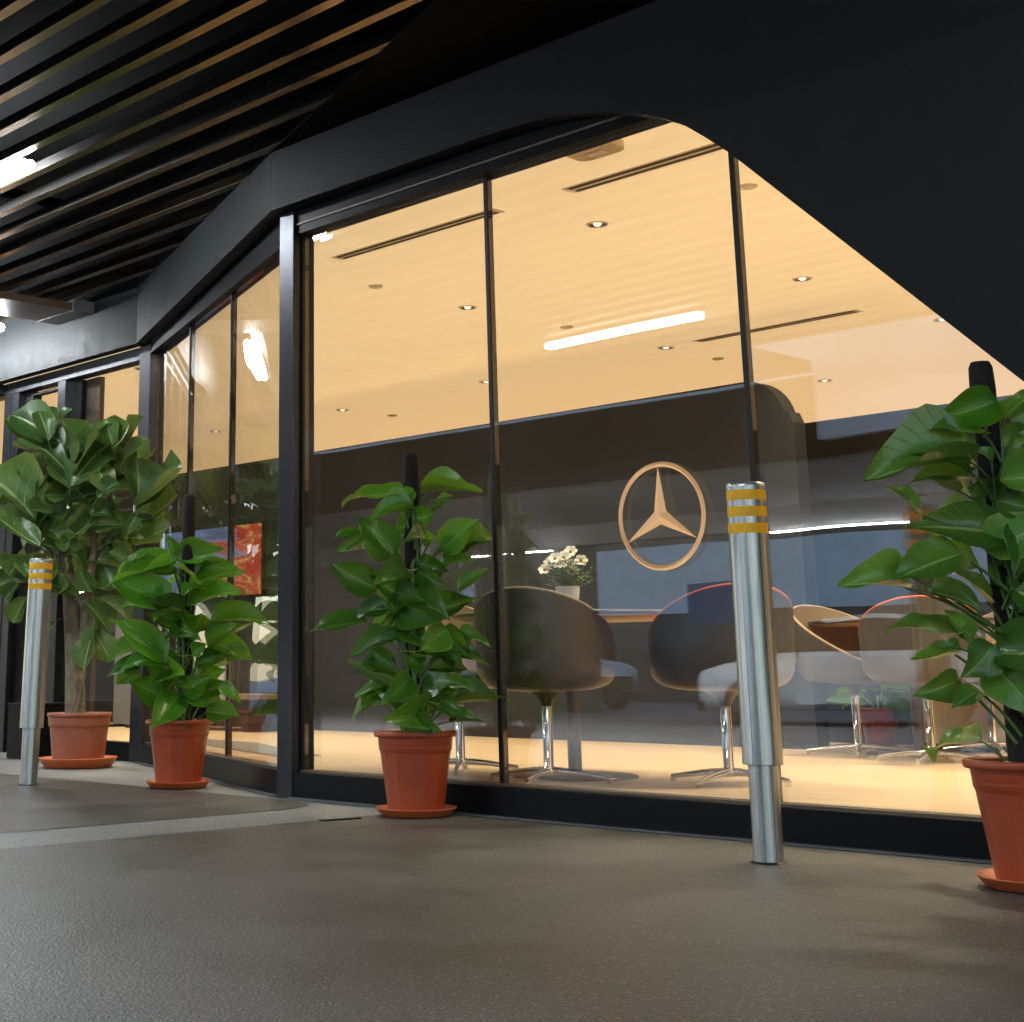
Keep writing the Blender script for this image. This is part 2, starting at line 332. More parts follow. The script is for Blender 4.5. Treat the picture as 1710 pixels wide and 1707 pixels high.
def tag(o, label=None, cat=None, group=None, kind=None):
    for k, v in (('label', label), ('category', cat), ('group', group), ('kind', kind)):
        if v: o[k] = v
    return o
def empty(name, loc, label, cat, group=None, rz=0):
    o = bpy.data.objects.new(name, None); o.empty_display_size = .1; COL.objects.link(o); o.location = loc; o.rotation_euler.z = rz
    return tag(o, label, cat, group)
def copy_tree(o, parent=None):
    c = o.copy(); COL.objects.link(c); c.parent = parent
    for ch in list(o.children): copy_tree(ch, c)
    return c
def arc(cx, cz, r_, a0, a1, n):
    return [(cx+r_*math.cos(R(a0+(a1-a0)*i/n)), cz+r_*math.sin(R(a0+(a1-a0)*i/n))) for i in range(n+1)]

# ------------------------------------------------------------------ ground
ZI = .112                                     # showroom floor level
g = MB().slab([(-40, -6.6), (14, -6.6), (14, 1.4), (-40, 1.4)], -.4, -.002)
tag(g.build('pavement', 'pave_light'), kind='structure')
def rounded(pts, rad):                        # polygon with given corner radii
    o_ = []
    n_ = len(pts)
    for i, p in enumerate(pts):
        r_ = rad.get(i, 0)
        if not r_: o_.append(p); continue
        p = Vector(p); a = (Vector(pts[i-1])-p).normalized(); b_ = (Vector(pts[(i+1) % n_])-p).normalized()
        c = p+(a+b_)*r_
        s_ = p+a*r_; e_ = p+b_*r_
        for k in range(13):
            t = k/12; q = s_.lerp(e_, t)-c; q = q.normalized()*r_; o_.append(tuple(c+q))
    return o_
A = rounded([(-40, -6.55), (.45, -6.55), (.45, -.14), (-40, -.14)], {2: .36})
B = rounded([(.93, -6.55), (13.9, -6.55), (13.9, -.13), (.93, -.13)], {3: .30})
def sheet(name, pts, z, mt):
    return tag(MB().add([(x, y, z) for x, y in pts], [tuple(range(len(pts)))]).build(name, mt), kind='structure')
sheet('resin_floor', A, 0, 'pave_dark'); sheet('resin_floor', B, 0, 'pave_dark')
tag(MB().box(-40, 14, -6.75, -6.603, -.4, .0).build('kerb', 'concrete'), kind='structure')
tag(MB().add([(-90, -90, -.2), (90, -90, -.2), (90, 40, -.2), (-90, 40, -.2)], [(0, 1, 2, 3)]).build('road', 'asphalt'), kind='structure')
# small black drain slot at the edge of the light strip
tag(MB().slab([(.955, -.70), (.985, -.70), (1.015, -.52), (.985, -.50)], .001, .005).build('drain_slot', 'black_gasket'),
    'thin black slot in the paving at the edge of the pale strip', 'drain')

# ------------------------------------------------------------------ showroom shell
DV = Vector((-.934, .357, 0)); N2 = Vector((.357, .934, 0)); P2 = Vector((-.04, 0, 0))
S3 = 1.146; XC = -3.05                        # door run of the front
SR = empty('showroom', (0, 0, 0), 'black showroom building with tall glazed front and slanting black wall', 'building')
topz = 4.0
prof = [(-.071, topz), (-.071, 2.954), (1.45, 2.954), (1.58, 2.951), (1.72, 2.946), (1.85, 2.937), (1.99, 2.917), (2.10, 2.895), (2.21, 2.866), (2.31, 2.834), (2.41, 2.795), (2.50, 2.752),
        (2.59, 2.697), (2.68, 2.625), (2.779, 2.540), (5.32, .005), (13, .005), (13, topz)]
fa = MB().prism(prof, -.16, -.075)
fa.build('fascia_wall', 'black_render', SR)
def hexa(mb, p, q, zp0, zp1, zq0, zq1, th):   # wall piece between plan points p,q (outer face) with thickness th inward
    d = (Vector(q)-Vector(p)); nn = Vector((d.y, -d.x)); nn = nn.normalized()
    if nn.y < 0: nn = -nn
    i = nn*th
    return mb.add([(p[0], p[1], zp0), (q[0], q[1], zq0), (q[0]+i.x, q[1]+i.y, zq0), (p[0]+i.x, p[1]+i.y, zp0),
                   (p[0], p[1], zp1), (q[0], q[1], zq1), (q[0]+i.x, q[1]+i.y, zq1), (p[0]+i.x, p[1]+i.y, zp1)],
                  [(0, 1, 2, 3), (7, 6, 5, 4), (0, 4, 5, 1), (1, 5, 6, 2), (2, 6, 7, 3), (3, 7, 4, 0)])
hexa(MB(), (-.073, -.16), (-3.067, .986), 2.954, topz, 2.870, topz, .085).build('fascia_wall', 'black_render', SR)
hexa(MB(), (-3.069, .986), (-16, .986), 2.870, topz, 2.870, topz, .085).build('fascia_wall', 'black_render', SR)
# soffit returns behind the fascia
hexa(MB(), (-.04, -.072), (8, -.072), 2.965, 3.0, 2.965, 3.0, .2).build('soffit', 'black_gasket', SR)
# frames, main front
MB().box(.02, 8, -.06, .05, 2.824, 3.2).build('head_rail', 'frame_metal', SR)
MB().box(.022, 8, -.068, -.0605, 2.868, 2.878).build('glazing_bead', 'bead', SR)
MB().box(.02, 8, -.075, .055, -.02, .122).build('sill', 'frame_metal', SR, bevel=.004)
MB().box(.02, 8, -.035, .05, .1225, .130).build('glazing_bead', 'bead', SR)
MB().box(-.10, .018, -.08, .055, -.02, 2.95).build('corner_post', 'post_metal', SR, bevel=.004)
MB().box(.0185, .03, -.03, .05, .13, 2.82).build('gasket', 'black_gasket', SR)
W = 1.346
for k in range(1, 6):
    x = k*W
    MB().box(x-.0115, x+.0115, -.019, .018, .1305, 2.823).build('mullion', 'black_gasket', SR, bevel=.002)
for k in range(5):
    MB().box(k*W+(.012 if k else .031), (k+1)*W-.012, -.012, .014, .1305, 2.823).build('glass_pane', 'glass', SR)
# angled front
L2 = (Vector((XC, 0, 0))-P2).x/DV.x
def along(t, off=0):
    p = P2+DV*t+N2*off; return (p.x, p.y)
def bar2(t0, t1, o0, o1, z0, z1): return MB().slab([along(t0, o0), along(t0, o1), along(t1, o1), along(t1, o0)], z0, z1)
bar2(.07, L2-.05, -.06, .05, 2.80, 3.2).build('head_rail', 'frame_metal', SR)
bar2(.07, L2-.05, -.07, .055, -.02, .122).build('sill', 'frame_metal', SR, bevel=.004)
bar2(.07, L2-.05, -.035, .05, .1225, .130).build('glazing_bead', 'bead', SR)
for t in (1.222, 2.20): bar2(t-.009, t+.009, -.018, .018, .1305, 2.799).build('mullion', 'black_gasket', SR)
for a_, b_ in ((.075, 1.2125), (1.2315, 2.1905), (2.2095, L2-.055)): bar2(a_, b_, -.012, .014, .1305, 2.799).build('glass_pane', 'glass_wavy', SR)
MB().box(XC-.09, XC+.05, S3-.08, S3+.05, -.02, 2.90).build('corner_post', 'post_metal', SR, bevel=.004)
# door run: fixed light, door leaf, fixed light
D3 = empty('glass_entrance', (0, S3, 0), 'dark metal framed glass sliding entrance doors behind the large fig tree', 'door')
def b3(x0, x1, y0, y1, z0, z1): return MB().box(x0, x1, y0, y1, z0, z1)
b3(-16, XC-.092, -.06, .05, 2.775, 2.869).build('head_rail', 'post_metal', D3, bevel=.003)
b3(-4.175, XC-.092, -.06, .05, -.02, .12).build('sill', 'frame_metal', D3, bevel=.003)
b3(-4.29, -4.178, -.065, .05, -.02, 2.772).build('post', 'post_metal', D3, bevel=.003)
b3(-5.12, -5.012, -.065, .05, -.02, 2.772).build('post', 'post_metal', D3, bevel=.003)
b3(-5.009, -4.90, -.06, .05, -.02, 2.772).build('post', 'post_metal', D3, bevel=.003)
b3(-4.897, -4.78, .0, .08, -.02, 2.772).build('door_stile', 'black_gasket', D3)
b3(-4.08, -3.88, .06, .10, .05, 2.772).build('door_stile', 'dark_bronze', D3)
b3(-4.176, -4.082, .02, .09, .05, 2.772).build('door_stile', 'black_gasket', D3)
b3(-4.779, -4.292, -.01, .06, 2.735, 2.75).build('transom', 'black_gasket', D3)
b3(-4.779, -4.292, -.01, .06, -.02, .10).build('bottom_rail', 'frame_metal', D3)
b3(-16, -5.123, -.06, .05, -.02, .12).build('sill', 'frame_metal', D3)
b3(-4.176, XC-.093, -.012, .012, .1205, 2.772).build('glass_pane', 'glass', D3)
b3(-4.779, -4.292, .014, .034, .1005, 2.734).build('glass_pane', 'glass', D3)
b3(-9, -5.123, -.012, .012, .1205, 2.772).build('glass_pane', 'glass', D3)
b3(-8, -5.16, -.17, -.062, 2.79, 2.866).build('door_operator', 'post_metal', D3, bevel=.006)
b3(-5.158, -5.145, -.175, -.062, 2.785, 2.869).build('operator_cap', 'black_gasket', D3)

# grey sealant run along the foot of the front
for o_, pts in ((None, [(.02, -.112), (8, -.112), (8, -.0755), (.02, -.0755)]), (None, [along(.08, -.105), along(.08, -.0715), along(L2-.09, -.0715), along(L2-.09, -.105)])):
    MB().slab(pts, .001, .007).build('sealant_strip', 'sealant', SR)
# interior surfaces
floor_pts = [(-12, 1.2), (-3.05, 1.2), (.0, .056), (9, .056), (9, 8.6), (-12, 8.6)]
sheet('showroom_floor', floor_pts, ZI, 'oak_floor')
tag(MB().slab(floor_pts, 2.9, 2.98).build('showroom_ceiling_fill', 'ceiling_fill_glow'), kind='structure')  # ceiling slab carrying the added fill glow
tag(MB().box(-12, 9, 8.6, 8.7, ZI, 2.9).build('back_wall', 'cream_paint'), 'cream painted back wall of the showroom behind the dark partition', 'wall')
tag(MB().box(-12.1, -12, 1.2, 8.6, ZI, 2.9).build('side_wall', 'cream_paint'), 'cream painted side wall at the far left end of the showroom', 'wall')
tag(MB().box(9, 9.1, .06, 8.6, ZI, 2.9).build('side_wall', 'cream_paint'), 'cream painted side wall behind the slanting black wall at right', 'wall')
pr = [(-9, ZI+.001), (.69, ZI+.001), (.69, 2.09), (.66, 2.16), (.635, 2.165)]+arc(.34, 2.09, .30, 14, 90, 9)+[(-9, 2.40)]
tag(MB().prism(pr, 3.42, 3.55).build('partition_wall', 'dark_wall'), 'dark grey partition wall with a rounded upper corner behind the tables', 'wall')
tag(MB().box(.1, 6, 4.32, 4.45, ZI+.001, 2.225).build('partition_wall', 'dark_wall'), 'lower dark partition wall set further back at right behind the chairs', 'wall')
sheet('door_mat', [(-3.4, 1.5), (-2.9, 1.42), (-1.2, .80), (-1.05, 1.02), (-1.6, 1.25), (-2.6, 1.75), (-3.4, 1.85)], ZI+.004, 'mat_fibre')

# ------------------------------------------------------------------ fixtures in the showroom ceiling
CZ = 2.9
def vent(x0, x1, y0, y1, label):
    v = empty('ceiling_vent', ((x0+x1)/2, (y0+y1)/2, CZ), label, 'vent', 'slot vents in the showroom ceiling')
    a, b_ = (x1-x0)/2, (y1-y0)/2
    MB().box(-a+.03, a-.03, -b_*.75, b_*.75, -.006, -.001).build('frame', 'ceiling_paint', v)
    for k, (p, q) in enumerate(((-.62, -.18), (.16, .60))):
        MB().box(-a+.06, a-.06, p*b_, q*b_, -.0075, -.0063).build('slot', 'slot_black', v)
vent(-.46, .88, .55, .665, 'long slot vent in the ceiling of the left window bay')
vent(1.267, 2.62, .565, .70, 'long slot vent in the ceiling near the rounded top of the black wall')
vent(-.56, .82, 4.09, 4.21, 'long thin slot vent deep in the room near the partition corner')
def downlight(x, y, label, r_=.058, power=1):
    d = empty('downlight', (x, y, CZ), label, 'downlight', 'recessed downlights in the showroom ceiling')
    MB().lathe([(r_*.82, -.001), (r_*.82, -.006), (r_, -.007), (r_*1.06, -.004), (r_*1.06, -.001)], 24).build('trim', 'white_trim', d)
    MB().lathe([(r_*.82, -.0065), (r_*.6, -.0025), (r_*.42, -.0015)], 24).build('reflector', 'reflector', d)
    MB().lathe([(.0, -.012), (r_*.25, -.011), (r_*.40, -.0025)], 16).build('lamp', 'lamp', d)
    ld = bpy.data.lights.new('downlight_fill', 'SPOT'); ld.energy = SPOT_W*power; ld.color = (1, .93, .68); ld.spot_size = R(125); ld.spot_blend = 1; ld.shadow_soft_size = .14  # spot added for room light; most of these fixtures look unlit
    lo = bpy.data.objects.new('downlight_fill', ld); COL.objects.link(lo); lo.location = (0, 0, -.03); lo.parent = d
downlight(1.0, 1.21, 'round recessed downlight nearest the glass in the middle bay', power=.8)
downlight(1.03, 3.105, 'round recessed downlight right of the second mullion')
downlight(1.0, 4.857, 'round recessed downlight by the slanting wall edge at far right', power=.35)
downlight(-.83, 2.086, 'round recessed downlight just left of the first mullion')
downlight(-.814, 4.164, 'round recessed downlight right of the white tube reflection', power=.35)
downlight(-2.65, 4.156, 'round recessed downlight half hidden by the first mullion', power=.35)
downlight(-4.491, 4.179, 'round recessed downlight low in the left bay of the main glass', power=.35)
downlight(-6.29, 4.07, 'round recessed downlight seen through the angled panes', power=.35)
downlight(-6.146, 1.986, 'round recessed downlight above the fig tree crown in the door')
downlight(-4.41, 1.967, 'round recessed downlight by the corner post of the entrance')
downlight(-3.96, 1.648, 'large round downlight at the top right of the fixed door pane', .075, .6)
for x, y, lb_ in ((2.83, 1.21, 'behind the slanting wall above the right chairs'), (4.66, 1.21, 'at the right end of the front row'), (2.83, 3.1, 'behind the slanting wall in the second row'),
                  (-2.65, 2.09, 'behind the corner post'), (4.66, 3.1, 'at the right end of the second row'), (6.5, 2.1, 'nearest the right side wall'),
                  (-.82, 6.3, 'over the back aisle, middle'), (-4.49, 6.3, 'over the back aisle, left'), (2.83, 6.3, 'over the back aisle, right')):
    downlight(x, y, 'added round downlight '+lb_, power=1.2 if y < 5 else .2)  # unseen downlights added to lift the room's bounce light
def sprinkler(x, y, label):
    MBx = MB().lathe([(0, -.014), (.03, -.014), (.042, -.010), (.046, -.001)], 20)
    o_ = MBx.build('smoke_detector', 'white_trim', None, (x, y, CZ)); tag(o_, label, 'detector', 'small discs in the showroom ceiling')
sprinkler(-.78, 1.225, 'small cream disc under the left slot vent'); sprinkler(-.805, 3.038, 'small cream disc above the white tube reflection')
sprinkler(-.815, 4.812, 'small cream disc right of the first deep downlight'); sprinkler(1.923, 1.253, 'small cream disc right of the second mullion near its top')
sprinkler(-4.433, 4.745, 'small cream disc beside the low left downlight')
sn_ = empty('sensor_box', (1.828, .21, CZ), 'cream sensor box on the ceiling behind the head rail', 'sensor')
MB().slab(rounded([(-.13, -.05), (.13, -.05), (.13, .07), (-.13, .07)], {2: .05, 3: .05}), -.035, -.001).build('housing', 'cream_paint', sn_)
MB().box(-.05, .05, -.02, .03, -.039, -.0352).build('lens', 'ceiling_paint', sn_)

# ------------------------------------------------------------------ emblem on the glass
em = empty('emblem', (2.2507, -.016, 1.1885), 'tan three pointed star inside a ring on the middle glass pane', 'emblem')
ro, ri, th = .2147, .194, .006
MB().add([q for a in range(64) for q in ((ri*math.cos(a*PI/32), .003, ri*math.sin(a*PI/32)), ((ri+ro)/2*math.cos(a*PI/32), -th, (ri+ro)/2*math.sin(a*PI/32)), (ro*math.cos(a*PI/32), .003, ro*math.sin(a*PI/32)))],
         [f for a in range(64) for f in ((a*3, (a+1) % 64*3, (a+1) % 64*3+1, a*3+1), (a*3+1, (a+1) % 64*3+1, (a+1) % 64*3+2, a*3+2))]).build('ring', 'emblem_film', em)
st = MB(); vs = [(0, -.012, 0)]
for k in range(6):
    a = PI/2+k*PI/3; r_ = .197 if k % 2 == 0 else .034
    vs.append((r_*math.cos(a), -.001 if k % 2 else -.003, r_*math.sin(a)))
st.add(vs, [(0, 1+(k+1) % 6, 1+k) for k in range(6)]); st.build('star', 'emblem_film', em)

# ------------------------------------------------------------------ table, chairs, flowers
tb = empty('round_table', (1.137, .70, ZI), 'round dark meeting table on a bronze column behind the emblem', 'table')
MB().lathe([(0, .742), (.545, .742), (.56, .736), (.56, .726), (.55, .722)], 56).build('tabletop', 'table_top', tb)
MB().lathe([(.55, .7215), (.50, .708), (0, .708)], 56).build('underside', 'table_under', tb)
MB().lathe([(.032, .708), (.032, .015)], 20).build('column', 'dark_bronze', tb)
MB().lathe([(.032, .016), (.27, .012), (.29, .007), (.29, .001)], 40).build('base', 'dark_bronze', tb)

def shell_pt(u, v, off):      # u 0..1 from the seat centre to the rim, v angle (0 = back); inner face shifted by off
    c = math.cos(v)
    top = .40+.0*c+.43*max(0, (c*.5+.5))**.9 if c > -2 else .4
    top = .455+.375*((c*.5+.5)**.85)
    rim = .318
    if u < .45:
        r_ = .03+(u/.45)*.215; z = .388+.018*(u/.45)**3
    else:
        t = (u-.45)/.55
        r_ = .245+(rim-.245)*min(1, math.sin(min(1, t*2.0)*PI/2)*.86+t*.14)
        z = .406+(top-.406)*(t**1.7*.85+t*.15)
    return ((r_-off)*math.cos(v), (r_-off)*math.sin(v), z+off*(.9 if u < .6 else .15))
def make_chair(inner, shellm):
    me = {}
    def surf(off, flip):
        nu, nv = 12, 40
        vs = [shell_pt(i/nu, 2*PI*j/nv, off) for j in range(nv) for i in range(nu+1)]
        fs = []
        for j in range(nv):
            j2 = (j+1) % nv
            for i in range(nu):
                f = (j*(nu+1)+i, j*(nu+1)+i+1, j2*(nu+1)+i+1, j2*(nu+1)+i); fs.append(f if not flip else f[::-1])
        return vs, fs
    vs, fs = surf(0, False); me['shell'] = (MB().add(vs, fs, 0, True).mesh('shell', shellm))
    vs, fs = surf(.014, True); me['upholstery'] = (MB().add(vs, fs, 0, True).mesh('upholstery', inner))
    nv = 48; pts = []
    for j in range(nv+1):
        p = Vector(shell_pt(1, 2*PI*j/nv, .007)); p.z += .003; pts.append(p)
    me['piping'] = MB().tube(pts, .0075, 8, cap=False).mesh('piping', inner)
    me['neck'] = MB().lathe([(.13, .402), (.09, .388), (.05, .368), (.032, .345), (.026, .325)], 24).mesh('neck', shellm)
    me['column'] = MB().lathe([(.024, .326), (.022, .06), (.03, .05), (.03, .03), (0, .028)], 20).mesh('column', 'chrome')
    lg = MB().tube([(.02, 0, .05), (.12, 0, .043), (.28, 0, .022)], [.017, .014, .010], 8); lg.lathe([(0, .001), (.012, .001), (.012, .02)], 10, c=(.275, 0))
    me['leg'] = lg.mesh('leg', 'chrome')
    return me
CH = {k: make_chair(*v) for k, v in dict(dark=('beige_fabric', 'chair_shell'), orange=('orange_fabric', 'chair_shell_pale'), pale=('beige_fabric', 'chair_shell_pale')).items()}
def chair(kind, x, y, rz, leg0, label):
    c = empty('tub_chair', (x, y, ZI), label, 'chair', 'swivel tub chairs around the tables', rz)
    for k in ('shell', 'upholstery', 'piping', 'neck', 'column'): link(k, CH[kind][k], c)
    for k in range(4):
        o_ = link('leg', CH[kind]['leg'], c); o_.rotation_euler.z = leg0-rz+k*PI/2
    return c
chair('dark', 1.256, .385, R(-70), R(22), 'brown tub chair with its back to the glass in front of the white flowers')
chair('orange', 1.893, .835, R(-35), R(8), 'tub chair with orange rim half hidden by the front bollard')
chair('pale', .49, .60, R(165), R(40), 'pale tub chair behind the potted plant at the first mullion')
chair('pale', 1.143, 3.124, R(170), R(30), 'pale tub chair turned sideways at the second table')
chair('orange', 1.769, 2.791, R(-60), R(14), 'orange rimmed tub chair behind the right hand plant leaves')
chair('pale', 1.60, 3.80, R(60), R(35), 'pale tub chair furthest back behind the right hand moss pole')
tb2 = copy_tree(tb); tb2.location = (1.35, 3.42, ZI); tb2['label'] = 'second round table further back between the right hand chairs'
tb['group'] = tb2['group'] = 'round tables in the showroom'

fp = empty('flower_pot', (1.125, .71, ZI+.7425), 'small white pot of white flowers on the round table', 'flower pot')
MB().lathe([(0, .001), (.040, .001), (.052, .105), (.047, .106), (.044, .092), (0, .09)], 28).build('pot', 'white_ceramic', fp)
fern = MB()
rnd = random.Random(5)
for k in range(190):
    a = rnd.uniform(0, 2*PI); el = rnd.uniform(.25, 1.45); L = rnd.uniform(.06, .135)
    d = Vector((math.cos(a)*math.cos(el), math.sin(a)*math.cos(el), math.sin(el))); b0 = Vector((d.x*.025, d.y*.025, .095))
    tip = b0+d*L; s_ = d.cross(Vector((0, 0, 1))).normalized()*.003
    for q in (.45, .7, .95):
        c = b0.lerp(tip, q)
        for sg in (-1, 1):
            e = c+(d*.6+s_.normalized()*sg+Vector((0, 0, rnd.uniform(-.3, .4)))).normalized()*.026
            fern.add([c, c+d*.006, e], [(0, 1, 2)])
    fern.add([b0-s_*.4, b0+s_*.4, tip], [(0, 1, 2)])
tag(fern.build('foliage', 'fern_green', fp), kind='stuff')
pe = MB()
for k in range(6):
    a = k*PI/3; ca, sa_ = math.cos(a), math.sin(a)
    P = [(.003, 0, 0), (.012, -.009, .004), (.022, -.009, .008), (.027, 0, .006), (.022, .009, .008), (.012, .009, .004)]
    pe.add([(x*ca-y*sa_, x*sa_+y*ca, z) for x, y, z in P], [(0, 1, 5), (1, 2, 4, 5), (2, 3, 4)], 0, True)
pe.lathe([(0, .009), (.006, .006), (.007, .001)], 8, mi=1)
pm = pe.mesh('flower', ['petal_white', 'flower_eye'])
for (ux, uz, dy) in ((-.070, .200, 0), (-.02, .215, -.03), (.0, .243, .02), (.012, .195, -.05), (.062, .205, 0), (-.045, .17, -.05), (.055, .165, -.03), (.02, .22, -.03), (-.03, .19, .04)):
    p = Vector((.66*ux+.4*dy, .75*ux+dy, uz)); o_ = link('flower', pm, fp, p)
    q = Vector((.5+ux*3, -.75, .75)).normalized().to_track_quat('Z', 'Y'); o_.rotation_mode = 'QUATERNION'; o_.rotation_quaternion = q
    o_.scale = (1.15, 1.15, 1.15)
    MB().tube([(p.x*.2, p.y*.2, .09), (p.x*.6, p.y*.6, .15), p-Vector((0, 0, .002))], .0016, 4).build('stalk', 'fern_green', fp)

fp.scale = (1.12, 1.12, 1.18)

# wall screen, counter, floor stand, low box
sc = empty('wall_screen', (-5.47, 3.40, 1.535), 'wide wall screen showing flowing blue and red bands', 'screen')
MB().box(-.83, .83, -.02, .019, -.32, .32).build('casing', 'black_gasket', sc)
MB().box(-.81, .81, -.0235, -.0205, -.305, .305).build('display', 'screen_art', sc)
co = empty('counter', (1.75, 4.05, ZI), 'low cream counter with rounded ends behind the right hand chairs', 'counter')
MB().slab(rounded([(-.68, -.2), (.9, -.2), (.9, .2), (-.68, .2)], {0: .18, 3: .18}), .04, .52).build('body', 'cream_paint', co)
MB().slab(rounded([(-.70, -.22), (.92, -.22), (.92, .22), (-.70, .22)], {0: .19, 3: .19}), .5205, .55).build('countertop', 'white_trim', co)
MB().slab([(-.6, -.15), (.85, -.15), (.85, .15), (-.6, .15)], .001, .0395).build('plinth', 'dark_wall', co)
fs_ = empty('floor_stand', (-5.82, 2.83, ZI), 'grey upright display panel standing inside the entrance', 'display stand')
MB().box(-.22, .22, -.03, .03, .02, .92).build('panel', 'panel_grey', fs_, bevel=.006)
for sx in (-.15, .15): MB().box(sx-.03, sx+.03, -.12, .12, .001, .0195).build('foot', 'black_gasket', fs_)
bn = empty('bench', (-4.6, 2.95, ZI), 'low dark bench with wooden top seen through the angled panes', 'bench')
MB().box(-.6, .6, -.2, .2, .25, .29).build('seat', 'bench_wood', bn, bevel=.004)
for sx in (-.5, .5): MB().box(sx-.04, sx+.04, -.16, .16, .001, .2495).build('leg', 'dark_wall', bn)
lb = empty('low_box', (-3.93, .83, 0), 'low black box against the entrance frame behind the left bollard', 'box')
MB().box(-.22, .22, -.13, .13, .002, .37).build('body', 'frame_metal', lb, bevel=.004)
MB().box(-.225, .225, -.135, .135, .3705, .38).build('lid', 'black_gasket', lb)

# ------------------------------------------------------------------ slatted canopy and tube lights
CN = empty('slatted_canopy', (0, 0, 3.28), 'dark canopy of long bronze slats over the pavement', 'canopy')
sm = MB().box(-22, 9, -.054, 0, .003, .055).box(-22, 9, -.0535, -.0005, 0, .0028, 1).mesh('slat', ['slat_black', 'bronze'])
for k in range(0, 26): link('slat', sm, CN, (0, -.16-.2425*k-(.002 if k == 0 else 0), 0))
for k in range(1, 5):                          # slats that die into the angled fascia
    y = -.16+.2425*k; xa = -.073-(y+.16)/.3827
    MB().slab([(-22, y-.054), (xa+.141, y-.054), (xa, y), (-22, y)], 0, .055).build('slat', 'bronze_dark', CN)
MB().slab([(1.9, -.85), (9, -.85), (9, -.163), (-.085, -.163), (-.50, -.02)], -.004, .16).build('slat_end_mask', 'black_void', CN)  # black slab added where the slats fade into the dark
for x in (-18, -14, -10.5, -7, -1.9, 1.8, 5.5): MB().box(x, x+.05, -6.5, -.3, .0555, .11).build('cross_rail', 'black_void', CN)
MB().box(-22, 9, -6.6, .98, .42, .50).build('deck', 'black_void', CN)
MB().box(-50, -2.7, -9.14, -6.601, .30, .42).build('deck', 'black_void', CN)  # added over the street gap to keep sky out of the reflections
du = empty('ceiling_duct', (-3.9, 0, 3.13), 'flat brown duct running under the slats to the entrance fascia', 'duct')
MB().box(-.25, .25, -5.6, .80, .06, .115).build('casing', 'duct', du, bevel=.004)
MB().box(-.25, .27, .801, .975, .055, .14).build('end_flange', 'grey_plastic', du)
for y in (-4.6, -2.2): MB().box(-.24, .24, y, y+.03, .116, .149).build('hanger', 'black_void', du)
def tube_light(x0, x1, y, z, label, rad=.032):
    t_ = empty('tube_light', ((x0+x1)/2, y, z), label, 'tube light', 'white tube lights outside')
    a = (x1-x0)/2
    q = rad; tb_ = MB().tube([(-a-q*.9, 0, 0), (-a-q*.6, 0, 0), (-a, 0, 0), (a, 0, 0), (a+q*.6, 0, 0), (a+q*.9, 0, 0)], [q*.3, q*.75, q, q, q*.75, q*.3], 14); tb_.build('tube', 'tube', t_)
    MB().box(-a+.06, a-.06, -.010, .010, rad+.004, rad+.022).build('batten', 'white_trim', t_)
    for sx in (-1, 1): MB().box(sx*(a-.10)-.008, sx*(a-.10)+.008, -.008, .008, rad-.004, rad+.0035).build('lamp_holder', 'white_trim', t_)
    return t_
tube_light(-2.6, -1.06, -1.05, 3.265, 'glowing white tube light among the slats above the fig tree')
tube_light(-2.54, -.98, -4.83, 3.26, 'glowing white tube light out over the kerb', .021)
tube_light(-5.85, -4.32, .58, 3.14, 'glowing white tube light close to the fascia over the entrance')
tube_light(-7.6, -6.1, -2.9, 3.26, 'glowing white tube light far left among the slats')
tube_light(3.2, 4.7, -4.83, 3.26, 'added glowing white tube light over the kerb behind the viewer')  # extra unseen tube added to light the paving

# ------------------------------------------------------------------ bollards
def bollard(x, y, h, label, lean):
    o_ = empty('bollard', (x, y, 0), label, 'bollard', 'stainless steel bollards on the pavement'); o_.rotation_euler = lean
    MB().lathe([(.0477, -.02), (.0477, .32)], 40).build('post', 'brushed_steel', o_)
    MB().lathe([(.0479, .2999), (.0638, .30), (.0643, .3008), (.0643, .303), (.0643, h-.015), (.0643, h-.012), (.0625, h-.003), (.060, h), (.055, h+.0003), (0, h+.001)], 48).build('sleeve', 'brushed_steel', o_)
    for a_, b_ in ((.025, .059), (.080, .114), (.135, .169)):
        MB().lathe([(.0642, h-b_), (.0648, h-b_+.0003), (.0648, h-b_+.0015), (.0648, h-a_-.0015), (.0648, h-a_-.0003), (.0642, h-a_)], 48).build('reflective_band', 'yellow_tape', o_)
    MB().lathe([(.0478, .006), (.056, .004), (.060, .0005)], 32).build('base_seal', 'black_gasket', o_)
bollard(3.034, -.578, 1.205, 'front steel bollard with yellow bands standing before the glass', (0, R(.3), 0))
bollard(-1.719, -.516, 1.215, 'left steel bollard with yellow bands in front of the fig tree', (R(-.6), R(.9), 0))

